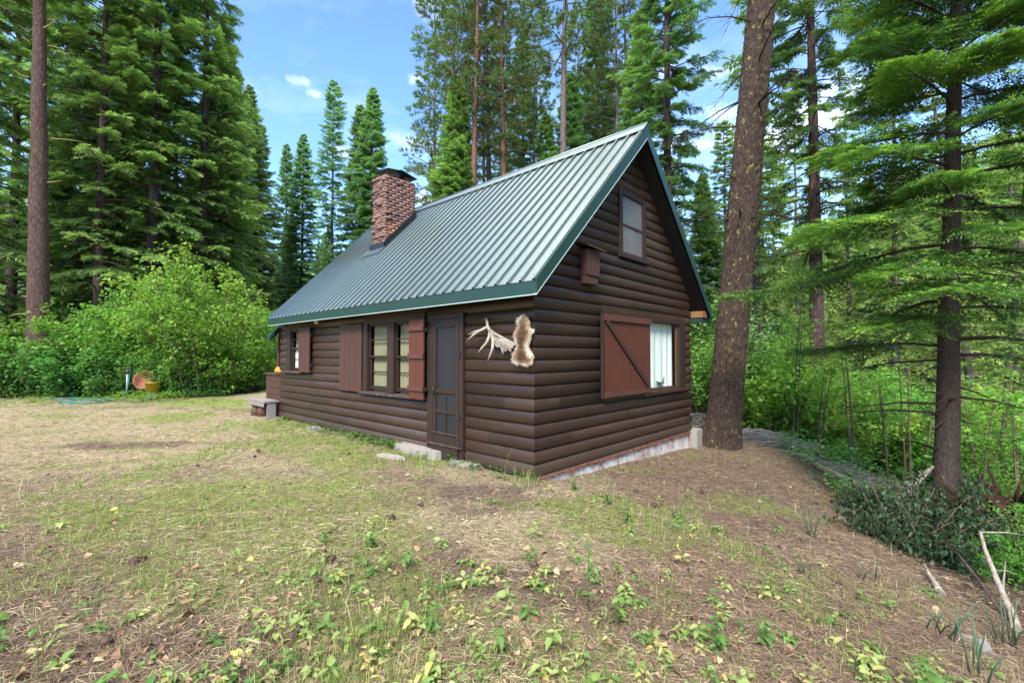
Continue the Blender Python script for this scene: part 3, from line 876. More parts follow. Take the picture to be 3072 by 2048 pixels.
sh = shutter(6.83, 7.445, 1.252, 2.335, -.150, 3, MT['redbrown'], None, None)
# sliding barn shutter on the gable
mb = MB(); n = 7; wd = (3.275 - 1.65) / n
for k in range(n):
    mb.box((1.65 + k * wd + .002, -.105, .985 + .003 * (k % 2)), (1.65 + (k + 1) * wd - .002, -.08, 2.345))
mb.box((1.655, -.10, 1.0), (3.27, -.084, 2.33))
gs = mb.build('shutter', MT['red'], cabin, .004); tag(gs, label='wide red sliding shutter with a diagonal brace')
mb = MB(); mb.box((1.64, -.136, 2.235), (3.285, -.106, 2.345)); mb.build('batten', MT['redbeam'], gs, .004)
mb = MB(); mb.box((1.64, -.136, .975), (3.285, -.106, 1.065)); mb.build('batten', MT['redbeam'], gs, .004)
dg = Vector((3.21 - 1.70, 0, 1.068 - 2.232)); nn = Vector((-dg.z, 0, dg.x)).normalized() * .042
A = Vector((1.70, -.107, 2.232)); B = Vector((3.21, -.107, 1.068))
mb = MB(); mb.prism([A - nn, B - nn, B + nn, A + nn], (0, -.027, 0)); mb.build('brace', MT['brace'], gs, .004)
mb = MB(); mb.box((1.625, -.07, .965), (1.70, -.056, 2.36)); mb.box((1.605, -.12, .96), (1.632, -.058, 2.36)); mb.build('side_trim', MT['trim'], gs, .003)

# screen door -----------------------------------------
mb = MB()
mb.box((-.070, 1.395, -.02), (.06, 1.492, 2.34)); mb.box((-.070, 2.165, -.02), (.06, 2.325, 2.34)); mb.box((-.068, 1.492, 2.265), (.06, 2.165, 2.34))
fr = mb.build('door_frame', MT['trim'], cabin, .005)
mb = MB(); mb.box((-.10, 1.495, -.04), (.06, 2.162, .195)); mb.build('threshold', MT['trim'], fr, .006)
mb = MB(); dx0, dx1 = -.072, -.036
mb.box((dx0, 1.497, .20), (dx1, 1.585, 2.26)); mb.box((dx0, 2.085, .20), (dx1, 2.160, 2.26))
for (z0, z1) in ((2.13, 2.258), (1.045, 1.125), (.715, .775), (.202, .41)):
    mb.box((dx0 + .001, 1.585, z0), (dx1 - .001, 2.085, z1))
mb.box((dx0 + .004, 1.82, .41), (dx1 - .004, 1.85, 1.045))
door = mb.build('door', MT['trim'], cabin, .004)
mb = MB(); mb.sheet_x(-.051, 1.58, 2.09, .40, 2.14); mb.build('insect_screen', MT['screen'], door)
mb = MB()
mb.box((-.092, 1.50, .385), (-.066, 2.165, .408)); mb.box((-.12, 1.40, .198), (-.066, 2.29, .222)); mb.build('kick_rail', MT['trimh'], door, .004)
mb = MB(); mb.tube([(-.078, 2.10, 1.02), (-.11, 2.10, 1.03), (-.115, 2.10, 1.08), (-.11, 2.10, 1.13), (-.078, 2.10, 1.14)], .010, 8); mb.build('handle', MT['darksteel'], door)
for zc in (.70, 1.68, .25):
    mb = MB(); mb.box((-.090, 1.45, zc - .045), (-.071, 1.53, zc + .045)); mb.build('hinge', MT['black'], door)
mb = MB(); mb.box((.02, 1.49, .0), (.05, 2.17, 2.27)); mb.build('inner_door', MT['redbrown'], door)

# porch at the far end --------------------------------
pr_u0, pr_z0 = -.30, 2.20
mb = MB()
mb.prism([(pr_u0, L + .06, pr_z0), (1.6, L + .06, pr_z0 + 1.9 * SL * .98), (1.6, L + .06, pr_z0 + 1.9 * SL * .98 - .10), (pr_u0, L + .06, pr_z0 - .10)], (0, .24, 0))
pr = mb.build('porch_roof', MT['fascia'], cabin)
mb = MB()
mb.prism([(pr_u0 + .03, L + .08, pr_z0 - .08), (1.6, L + .08, pr_z0 + 1.9 * SL * .98 - .11), (1.6, L + .08, pr_z0 + 1.9 * SL * .98 - .16), (pr_u0 + .03, L + .08, pr_z0 - .13)], (0, .19, 0))
mb.build('porch_soffit', MT['brace'], pr)
mb = MB(); mb.box((.02, L + .36, .95), (.13, L + .47, pr_z0 + .2)); mb.build('porch_post', MT['redbrown'], cabin, .006)
mb = MB(); mb.box((-.05, L + .06, 1.13), (.20, L + 1.3, 1.165)); mb.build('rail_cap', MT['trimh'], cabin, .005)
mb = MB()
for k in range(6): mb.box((-.005 - .003 * (k % 2), L + .06, .05 + k * .18), (.10, L + 1.15, .05 + k * .18 + .175))
mb.build('porch_skirt', MT['redbrown'], cabin, .004)
mb = MB(); mb.box((.1, L + .06, -.3), (2.2, L + 1.3, .05)); mb.build('porch_floor', MT['greywood'], cabin)
mb = MB(); mb.tube([(.05, L + .08, 2.16), (1.2, L + .08, 2.16)], .05, 8); mb.build('porch_beam', MT['redbrown'], cabin)

# ------------------------------------------------------------------ things on and beside the cabin
def cabthing(name, u, v, z, label, cat):
    o = empty(name, cab(u, v, z), RZ); return tag(o, label, cat)

# antler
t = cabthing('antler', -.06, .6, 1.9, 'bleached palmate antler hung on the dark log wall', 'antler')
o = lambda v, z, d=.05: (-d, v - .6, z - 1.9)
mb = MB()
mb.tube([o(.86, 2.215, .02), o(.83, 2.18, .03), o(.80, 2.10, .05), o(.74, 2.04, .07), o(.64, 1.985, .08), o(.52, 1.935, .08), o(.40, 1.895, .075)], [.026, .022, .022, .026, .026, .02, .012], 10)
mb.tube([o(.80, 2.09, .05), o(.90, 2.03, .11), o(1.00, 1.965, .16), o(1.10, 1.885, .19)], [.022, .020, .016, .004], 8)
mb.tube([o(.86, 2.05, .09), o(.96, 2.02, .15), o(1.07, 1.975, .20)], [.017, .014, .004], 8)
mb.tube([o(.72, 2.03, .07), o(.715, 1.93, .10), o(.735, 1.85, .13), o(.80, 1.77, .17), o(.86, 1.70, .19)], [.024, .026, .020, .014, .004], 8)
mb.tube([o(.66, 1.99, .08), o(.63, 1.86, .10), o(.615, 1.76, .13), o(.64, 1.66, .16), o(.675, 1.585, .17)], [.028, .026, .020, .013, .004], 8)
palm = [(.70, 2.03), (.69, 1.93), (.64, 1.84), (.58, 1.78), (.55, 1.79), (.505, 1.76), (.47, 1.685), (.455, 1.74), (.40, 1.72), (.375, 1.745), (.33, 1.74), (.29, 1.715), (.285, 1.76), (.245, 1.77), (.235, 1.80), (.20, 1.81), (.215, 1.845), (.30, 1.875), (.42, 1.915), (.56, 1.97)]
mb.prism([o(v, z, .07 + .02 * math.sin(v * 9)) for v, z in palm], (-.018, 0, 0))
mb.build('antler_beam', MT['antler'], t, 0)

# hide
t = cabthing('animal_hide', -.06, .1, 1.9, 'small tan and white fur pelt hung at the cabin corner', 'hide')
out = [(.10, 2.235), (.155, 2.20), (.20, 2.15), (.185, 2.09), (.215, 2.04), (.245, 1.99), (.25, 1.95), (.225, 1.915), (.235, 1.87), (.20, 1.82), (.21, 1.77), (.25, 1.72), (.295, 1.65), (.28, 1.60), (.22, 1.575), (.15, 1.56), (.06, 1.56), (.01, 1.545), (-.06, 1.575), (-.085, 1.64), (-.05, 1.70), (-.01, 1.745), (.01, 1.80), (-.01, 1.86), (-.03, 1.91), (-.035, 1.96), (-.09, 1.985), (-.085, 2.02), (-.04, 2.02), (-.01, 2.06), (-.005, 2.13), (.04, 2.19)]
mb = MB(); mb.prism([(-.02, v - .1, z - 1.9) for v, z in out], (-.025, 0, 0))
def inside(v, z):
    c = False; n = len(out); j = n - 1
    for i in range(n):
        if (out[i][1] > z) != (out[j][1] > z) and v < (out[j][0] - out[i][0]) * (z - out[i][1]) / (out[j][1] - out[i][1]) + out[i][0]: c = not c
        j = i
    return c
skin = mb.build('pelt_skin', simple('tan_pelt', (.34, .21, .11), .9, 0, .4, 14, .4), t)
rg = random.Random(8); T = []; ti = []
cen = lambda z: .10
while len(T) < 5200:
    v = rg.uniform(-.1, .3); z = rg.uniform(1.53, 2.25)
    if not inside(v, z): continue
    edge = min(math.hypot(v - a, z - b) for a, b in out)
    l = rg.uniform(.03, .075); a = rg.gauss(-1.57, .9)
    b0 = Vector((-.045, v - .1, z - 1.9)); dz = Vector((-rg.uniform(.15, .9), math.cos(a), math.sin(a))).normalized() * l
    sd = Vector((0, -dz.z, dz.y)).normalized() * .006
    T.append([tuple(b0 - sd), tuple(b0 + sd), tuple(b0 + dz)])
    blot = float(fbm(v, z, 16, 4, 3))
    tt = -.12 + .75 * blot + .75 * (1 - min(1, edge / .07)) + (.35 if (v < .03 and z < 1.86 and z > 1.66) else 0) - (.25 if (abs(v - .13) < .05 and z < 1.95) else 0)
    ti.append(min(1, max(0, tt + rg.uniform(-.15, .15))))
V, Fc = soup(np.array(T)); obj('fur', npmesh('fur', V, Fc, MT['fur'], ti), t)

# bird box on the gable
t = cabthing('nest_box', 1.2, -.055, 2.77, 'red-brown wooden nest box with sloping lid below the rake trim', 'nest box')
mb = MB(); mb.box((-.15, -.12, .13), (.215, 0, .53)); bx = mb.build('box_body', MT['redbrown'], t, .005)
mb = MB(); mb.box((-.15, -.10, .0), (.195, 0, .128)); mb.build('box_base', MT['redbrown'], t, .005)
mb = MB(); mb.prism([(-.20, -.20, .550), (.28, -.20, .525), (.28, 0.02, .60), (-.20, 0.02, .625)], (0, 0, .022)); mb.build('lid', MT['trimh'], t)
# duck on the sill behind the glass
t = cabthing('duck_figure', 3.98, .02, 1.032, 'grey carved duck on the sill behind the gable window', 'figurine')
mb = MB()
mb.tube([(-.20, 0, .13), (-.15, 0, .10), (-.05, 0, .085), (.06, 0, .09), (.11, 0, .10)], [.006, .03, .052, .045, .01], 10, True, .5)
mb.tube([(.07, 0, .10), (.12, 0, .15), (.13, 0, .185), (.17, 0, .18)], [.03, .022, .026, .006], 8, True, .6)
mb.tube([(0, 0, .05), (0, 0, 0)], .012, 6)
mb.build('duck_body', MT['duck'], t)
# the concrete step and flat stones before the door
def slab(name, poly, z0, th, mat, label, cat, sub=0.0):
    cx = sum(p[0] for p in poly) / len(poly); cy = sum(p[1] for p in poly) / len(poly)
    mb = MB(); mb.prism([(p[0] - cx, p[1] - cy, -.1) for p in poly], (0, 0, .13 + th))
    o = mb.build(name, mat, None, .012); o.location = (cx, cy, z0); return tag(o, label, cat)
S = [(-2.10, 8.18), (-1.72, 8.58), (-1.30, 8.20), (-.86, 7.86), (-.98, 7.62), (-1.24, 7.45), (-1.55, 7.70), (-1.86, 7.92)]
slab('concrete_step', S, ground_z(-1.5, 8) + .03, .085, MT['concrete'], 'cracked grey concrete slab lying as a step below the screen door', 'step')
slab('flat_stone', [(-.95, 7.35), (-.62, 7.18), (-.42, 7.02), (-.55, 6.94), (-.80, 7.06), (-1.0, 7.22)], ground_z(-.7, 7.1), .03, MT['concrete'], 'small flat pale stone in the dirt nearest the cabin corner', 'stone')
slab('flat_stone', [(-2.15, 7.72), (-1.85, 7.55), (-1.70, 7.38), (-1.95, 7.42), (-2.25, 7.60)], ground_z(-2, 7.5), .02, MT['concrete'], 'thin flat stone in front of the concrete step', 'stone')
slab('flat_stone', [(3.05, 3.62), (3.35, 3.75), (3.62, 3.55), (3.5, 3.38), (3.2, 3.4)], ground_z(3.3, 3.55) - .10, .03, MT['stone'], 'flat grey rock half buried on the right-hand slope', 'stone')
c = cab(-.20, 6.35, 0)
mb = MB(); mb.lathe([(0, .13), (.07, .12), (.14, .07), (.16, .0), (.14, -.1)], (0, 0, 0), 9); st = mb.build('rock', MT['stone'], None)
st.location = (c.x, c.y, ground_z(c.x, c.y) - .02); st.scale = (1.2, .8, .8); tag(st, 'small grey rock among weeds below the long log wall', 'rock')
c = cab(-.03, 4.45, 0)
mb = MB(); mb.box((-.03, -.2, -.2), (.1, .2, .1)); mb.box((-.034, -.13, -.1), (.0, -.02, .06)); mb.box((-.034, .02, -.1), (.0, .13, .06))
st = mb.build('cinder_block', MT['stone'], None, .006); st.location = (c.x, c.y, -.12); st.rotation_euler = (0, 0, RZ); tag(st, 'grey cinder block under the bottom log of the long wall', 'block')
c = cab(5.48, -.04, 0)
mb = MB(); mb.box((-.16, -.13, -.3), (.16, .13, .30)); st = mb.build('concrete_pier', MT['concrete'], None, .012)
st.location = (c.x, c.y, -.27); st.rotation_euler = (0, 0, RZ); tag(st, 'square concrete pier at the cabin corner beside the big trunk', 'pier')

# bench with stump legs by the porch
t = cabthing('bench', -.24, L + .62, ground_z(*cabw(-.24, L + .62)), 'weathered grey plank bench on log rounds beside the porch', 'bench')
mb = MB(); mb.box((-.20, -.62, .40), (-.02, .62, .455)); mb.box((.0, -.62, .402), (.18, .62, .453)); mb.box((-.215, -.60, .30), (-.19, .60, .398)); mb.build('seat', MT['greywood'], t, .006)
mb = MB(); mb.lathe([(.0, .0), (.15, .0), (.135, .39), (0, .392)], (-.02, -.05, 0), 14); mb.build('leg', MT['roundred'], t)
mb = MB(); mb.lathe([(.0, .0), (.17, .0), (.14, .39), (0, .392)], (0, .46, 0), 14); mb.build('leg', MT['blockwood'], t)
mb = MB(); mb.box((-.12, -.60, .02), (.10, -.55, .40)); mb.box((-.16, -.66, -.03), (.16, -.50, .022)); mb.build('leg', MT['greywood'], t, .004)
# pots on the porch rail
for k, (dv, lab) in enumerate(((.16, 'round orange pot on the porch rail next to the log ends'), (.40, 'orange pot on the porch rail beside the post'))):
    t_ = MB(); t_.lathe([(0, 0), (.07, 0), (.11, .05), (.115, .10), (.08, .15), (.06, .16), (.075, .18), (0, .175)], (0, 0, 0), 16)
    p = t_.build('clay_pot', MT['orangepot'], None); p.location = cab(.06, L + dv, 1.166); tag(p, lab, 'pot')

# water standpipe, hose, bucket, rusty pan at the hedge
hx, hy = at(384, 16.6); hz = ground_z(hx, hy)
t = empty('standpipe', (hx, hy, hz)); tag(t, 'upright galvanised water standpipe with tap before the hedge', 'standpipe')
mb = MB(); mb.tube([(0, 0, -.1), (0, 0, .92)], .028, 10); mb.build('pipe', MT['galv'], t)
mb = MB(); mb.tube([(0, 0, .90), (0, 0, 1.02)], .045, 10); mb.tube([(0, 0, .98), (.10, 0, .99), (.12, 0, .93)], .02, 8); mb.build('tap', MT['darksteel'], t)
mb = MB(); mb.tube([(-.01, 0, 1.03), (.05, 0, 1.10), (.14, 0, 1.10)], .012, 6); mb.build('handle', MT['darksteel'], t)
rg = random.Random(15); pts = [(hx + .10, hy - .03, hz + .90), (hx + .10, hy - .06, hz + .5), (hx + .06, hy - .12, hz + .2), (hx - .05, hy - .3, ground_z(hx, hy - .3) + .03)]
cx, cy = hx - .95, hy - .75
for k in range(110):
    a = .3 + k * .20; r = .62 + .22 * math.sin(k * .37) + rg.uniform(-.05, .05)
    x_, y_ = cx + 1.35 * r * math.cos(a) + .25 * math.sin(k * .05), cy + .55 * r * math.sin(a)
    pts.append((x_, y_, ground_z(x_, y_) + .025 + (.022 * (k // 31)) + .01 * math.sin(k * 1.3)))
mb = MB(); mb.tube(pts, .0125, 6); h_ = mb.build('garden_hose', MT['hose1'], None); tag(h_, 'coiled teal garden hose on the ground below the standpipe', 'hose')
bx_, by_ = at(461, 16.75); bz = ground_z(bx_, by_)
t = empty('plastic_bucket', (bx_, by_, bz)); tag(t, 'bright yellow plastic bucket standing on a block by the hedge', 'bucket')
mb = MB(); mb.lathe([(0, .22), (.18, .22), (.235, .58), (.245, .58), (.245, .60), (.225, .60), (.17, .24), (0, .24)], (0, 0, 0), 20); mb.build('bucket_body', MT['yellow'], t)
mb = MB(); mb.tube([(.24 * math.cos(a), .24 * math.sin(a) - .0, .52 - .12 * math.sin(a * 1.0 + .0)) for a in np.linspace(math.pi, 2 * math.pi, 12)], .006, 6); mb.build('handle', MT['galv'], t)
mb = MB(); mb.box((-.2, -.15, -.1), (.2, .15, .218)); b_ = mb.build('stump_block', MT['stone'], None, .012); b_.location = (bx_, by_, bz); tag(b_, 'grey stone block under the yellow bucket', 'block')
px_, py_ = at(436, 17.0); pz = ground_z(px_, py_)
mb = MB(); mb.lathe([(0, .0), (.27, .0), (.31, .05), (.36, .06), (.36, .045), (.30, .03), (.27, -.02), (0, -.02)], (0, 0, 0), 24)
p_ = mb.build('rusty_pan', MT['rustmetal'], None); p_.location = (px_, py_, pz + .62); p_.rotation_euler = (R(78), 0, R(12)); tag(p_, 'round rust-orange pan leaning on edge in the hedge', 'pan')
mb = MB(); mb.tube([(0, 0, -.1), (.02, 0, .4), (.0, .02, .9)], [.06, .055, .05], 8); p_ = mb.build('wooden_stake', MT['deadwood'], None); p_.location = (px_ + .15, py_ + .18, pz); tag(p_, 'short dead wooden stake behind the rusty pan', 'stake')

# ------------------------------------------------------------------ vegetation builders
def unit(a): return a / np.maximum(np.linalg.norm(a, axis=-1, keepdims=True), 1e-9)
UP = np.array([0, 0, 1.0])

def fishbone(P, D, Nn, Ln, Wd, k, rng, sweep=.7, droop=.15, wide=.9, jit=.6):
    """n flat twigs -> (n*(2k+1),3,3) triangles. P,D,Nn (n,3); Ln,Wd (n,)"""
    n = len(P); S = unit(np.cross(D, Nn))
    t = (np.arange(k) + .4) / (k + .3)
    ax = lambda tt: P[:, None, :] + D[:, None, :] * (Ln[:, None, None] * tt[None, :, None]) - UP * (droop * Ln[:, None, None] * (tt ** 2)[None, :, None])
    A = ax(t)                                            # n,k,3
    hb = (Ln / k * .5 * wide)[:, None, None] * D[:, None, :]
    prof = np.sin(np.pi * np.clip(.18 + .75 * t, 0, 1)) ** .6
    w = Wd[:, None] * prof[None, :] * rng.uniform(.75, 1.2, (n, k))
    out = []
    for sg in (-1, 1):
        tip = A + S[:, None, :] * (sg * w[..., None]) + D[:, None, :] * (w[..., None] * sweep) + Nn[:, None, :] * (w[..., None] * rng.uniform(-jit, jit, (n, k))[..., None]) - UP * (w[..., None] * .12)
        out.append(np.stack([A - hb, A + hb, tip], 2))
    e = ax(np.array([.86, 1.12]))
    sd = S * (Wd * .22)[:, None]
    term = np.stack([e[:, 0] - sd, e[:, 0] + sd, e[:, 1]], 1)[:, None]
    return np.concatenate(out + [term], 1).reshape(-1, 3, 3)

def tubes_mesh(mb_list):
    pass

def trunk_mesh(mb, H, r0, r1=.02, n=12, bend=(0, 0), flare=.35, seg=14, wob=.03, seed=0, lean=(0, 0)):
    rg = random.Random(seed); pts = []; rad = []
    for i in range(seg + 1):
        t = (i / seg) ** 1.15; z = -.35 + (H + .35) * t
        pts.append((lean[0] * z + bend[0] * t * t + rg.uniform(-wob, wob) * t, lean[1] * z + bend[1] * t * t + rg.uniform(-wob, wob) * t, z))
        f = flare * math.exp(-max(z, 0) / .45)
        rad.append((r0 + (r1 - r0) * t ** .9) * (1 + f))
    mb.tube(pts, rad, n)
    zs = [p[2] for p in pts]
    return lambda z: (np.interp(z, zs, [p[0] for p in pts]), np.interp(z, zs, [p[1] for p in pts])), lambda z: np.interp(z, zs, rad)

def conifer(seed, H, z0, Rm, nb, M, k, mats, r0, shape='fir', lod=0, droop=.35, tipw=.30, dead=0, lean=(0, 0), bend=(0, 0), limb=1.0, thin=0.0, flare=.35, bare_side=None, trunk_n=12, up=.15, twl=.42, twmin=.14, wid=.30, s0=None, toff=0.0):
    rng = np.random.default_rng(seed)
    mb = MB(); cx, cr = trunk_mesh(mb, H, r0, .015, trunk_n, bend, flare, 16, .05, seed, lean)
    t = (np.arange(nb) + rng.uniform(0, 1, nb)) / nb
    t = t ** .92
    z = z0 + (H - .25 - z0) * t
    az = np.arange(nb) * 2.39996 + rng.uniform(-.5, .5, nb)
    if shape == 'fir': prof = (1 - t) ** .72 * (.78 + .22 * np.minimum(1, t / .12))
    elif shape == 'slim': prof = (1 - t) ** .68 * (.8 + .2 * np.minimum(1, t / .1))
    elif shape == 'column': prof = np.clip((1 - t) ** .5, 0, 1) * (.85 + .15 * np.sin(t * 14))
    else: prof = np.clip((1 - t) ** .45, .12, 1) * np.clip(.55 + t * 1.5, 0, 1)
    ln = Rm * prof * rng.uniform(.62, 1.12, nb) + .12
    if thin: 
        keep = rng.uniform(0, 1, nb) > thin * (1 - t); 
        ln = np.where(keep, ln, ln * .35)
    rise = up + .55 * t ** 2 + rng.uniform(-.12, .12, nb)
    dr = droop * (1 - .55 * t) * rng.uniform(.7, 1.3, nb)
    ox, oy = cx(z)
    O = np.stack([ox, oy, z], -1)
    Hd = np.stack([np.cos(az), np.sin(az), np.zeros(nb)], -1)
    def pt(s):      # s (nb,m)
        # rises, droops, then turns up a little at the tip
        q = rise[:, None] * s - dr[:, None] * (s ** 2) * 1.6 + dr[:, None] * .55 * s ** 4
        return O[:, None, :] + Hd[:, None, :] * (ln[:, None] * s)[..., None] + UP * (ln[:, None] * q)[..., None]
    # limbs
    sg = np.linspace(0, 1, 6)
    pts = pt(np.tile(sg, (nb, 1)))
    for b in range(nb):
        rb = float(min(.42 * cr(z[b]), (.010 + .013 * ln[b]) * limb))
        mb.tube([tuple(p) for p in pts[b]], [rb * (1 - .85 * q) for q in sg], 4 if lod < 2 else 6, False)
    # dead stubs below the crown
    rg = random.Random(seed + 1)
    for i in range(dead):
        zz = rg.uniform(z0 * .25, z0 + (H - z0) * .15); a = rg.uniform(0, 6.28); l = rg.uniform(.25, 1.5) * (1.0 if rg.random() < .5 else .4)
        x0, y0 = cx(zz); p = Vector((float(x0), float(y0), zz)); d = Vector((math.cos(a), math.sin(a), rg.uniform(-.25, .25)))
        mb.tube([p, p + d * l * .5 + Vector((0, 0, -.04 * l)), p + d * l + Vector((0, 0, -.16 * l))], [.022, .014, .003], 5, False)
    # twigs
    if s0 is None: s0 = .22 if shape != 'pine' else .35
    s = s0 + (1 - s0) * (np.arange(M)[None, :] + rng.uniform(.1, .9, (nb, M))) / M
    P = pt(s); P2 = pt(np.minimum(s + .03, 1.03)); Tn = unit(P2 - P)
    side = np.where((np.arange(M) % 2)[None, :] > 0, 1.0, -1.0) * np.ones((nb, 1))
    last = s > .93
    ang = side * rng.uniform(.65, 1.15, (nb, M)) * np.where(last, .25, 1)
    Hs = np.stack([-Hd[:, 1], Hd[:, 0], np.zeros(nb)], -1)[:, None, :]
    D = Tn * np.cos(ang)[..., None] + Hs * np.sin(ang)[..., None]
    D = unit(D + UP * (rng.uniform(-.38, .22, (nb, M)) * (.4 if lod >= 2 else 1))[..., None])
    tl = ln[:, None] * twl * (1 - s) ** .55 * rng.uniform(.6, 1.15, (nb, M)) + twmin * rng.uniform(.8, 1.3, (nb, M))
    Nn = unit(UP + rng.uniform(-.75, .75, (nb, M, 3)) * (.45 if lod >= 2 else 1))
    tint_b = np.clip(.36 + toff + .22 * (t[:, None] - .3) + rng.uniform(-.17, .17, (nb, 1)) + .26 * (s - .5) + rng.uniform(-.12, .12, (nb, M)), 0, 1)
    if bare_side is not None:
        ca = np.cos(az - bare_side[0]); msk = (ca > bare_side[1])[:, None] & (rng.uniform(0, 1, (nb, M)) < bare_side[2]) & (z < bare_side[3])[:, None]
        tl = np.where(msk, tl * .12, tl)
    P = P.reshape(-1, 3); D = D.reshape(-1, 3); Nn = Nn.reshape(-1, 3); tl = tl.ravel(); tb = tint_b.ravel()
    if shape == 'pine':
        # tufts of long needles at the end of every twig and along it
        per = k; m = len(P)
        Q = []; TI = []
        for q, f in enumerate((1.0, .62, .3)[:2 + (lod > 0)]):
            C = P + D * (tl * f)[:, None]
            dirs = unit(D[:, None, :] * .9 + rng.normal(0, .62, (m, per, 3)) + UP * .25)
            nl = rng.uniform(.13, .22, (m, per)) * tipw / .3
            Sx = unit(np.cross(dirs, rng.normal(0, 1, (m, per, 3)))) * (.011 * tipw / .3)
            tip = C[:, None, :] + dirs * nl[..., None]
            Q.append(np.stack([C[:, None, :] - Sx, C[:, None, :] + Sx, tip], 2).reshape(-1, 3, 3))
            dead_ = (rng.uniform(0, 1, m) < .05)
            TI.append(np.repeat(np.where(dead_, 1.0, np.clip(tb, 0, .9)), per))
            # fat core
        T = np.concatenate(Q); ti = np.concatenate(TI)
    elif lod >= 2:
        # each twig carries side twigs, each with needle combs
        m2 = 7; n = len(P)
        f = (np.arange(m2) + .5) / m2
        sd2 = np.where(np.arange(m2) % 2 > 0, 1.0, -1.0)
        S = unit(np.cross(D, Nn))
        A = P[:, None, :] + D[:, None, :] * (tl[:, None] * f)[..., None] - UP * (.10 * tl[:, None] * f ** 2)[..., None]
        D2 = unit(D[:, None, :] * .75 + S[:, None, :] * (sd2[None, :, None] * rng.uniform(.6, 1.0, (n, m2, 1))) + UP * rng.uniform(-.10, .12, (n, m2, 1)))
        L2 = tl[:, None] * .72 * (1 - .6 * f)[None, :] * rng.uniform(.6, 1.2, (n, m2)) + .05
        N2 = unit(UP + rng.uniform(-.4, .4, (n, m2, 3)))
        T1 = fishbone(A.reshape(-1, 3), D2.reshape(-1, 3), N2.reshape(-1, 3), L2.ravel(), np.full(n * m2, .022) * wid / .3, k, rng, .5, .1, .55)
        T2 = fishbone(P, D, Nn, tl, np.full(n, .026) * wid / .3, k + 3, rng, .5, .1, .45)
        tq = np.repeat(tb[:, None], m2, 1).ravel()
        ks = 2 * k + 1
        t1 = np.repeat(tq, ks).reshape(-1, ks); 
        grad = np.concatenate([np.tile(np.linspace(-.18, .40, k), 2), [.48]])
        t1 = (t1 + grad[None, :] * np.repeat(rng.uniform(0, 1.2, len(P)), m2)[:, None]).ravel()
        T = np.concatenate([T1, T2]); ti = np.concatenate([t1, np.repeat(tb, 2 * (k + 3) + 1)])
    else:
        T = fishbone(P, D, Nn, tl, np.minimum(tl * wid, .15) + .02, k, rng, .7, .18)
        ks = 2 * k + 1
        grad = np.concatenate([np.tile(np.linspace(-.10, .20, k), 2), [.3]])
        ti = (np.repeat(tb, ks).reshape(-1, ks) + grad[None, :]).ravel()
    V, Fc = soup(T)
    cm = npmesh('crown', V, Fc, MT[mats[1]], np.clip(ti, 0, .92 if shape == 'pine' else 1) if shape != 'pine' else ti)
    tm = bpy.data.meshes.new('trunk'); tm.from_pydata(mb.v, [], mb.f); tm.polygons.foreach_set('use_smooth', mb.sm); tm.materials.append(MT[mats[0]]); tm.update()
    return tm, cm

def plant_tree(name, meshes, x, y, rz=0, s=1.0, label='', cat='tree', group=None, tilt=(0, 0), sz=None, dz=0.0):
    t = empty(name, (x, y, ground_z(x, y) + dz)); t.rotation_euler = (tilt[0], tilt[1], rz)
    t.scale = (s, s, sz or s)
    tag(t, label, cat, group)
    obj('trunk', meshes[0], t)
    if meshes[1]: obj('crown', meshes[1], t)
    return t

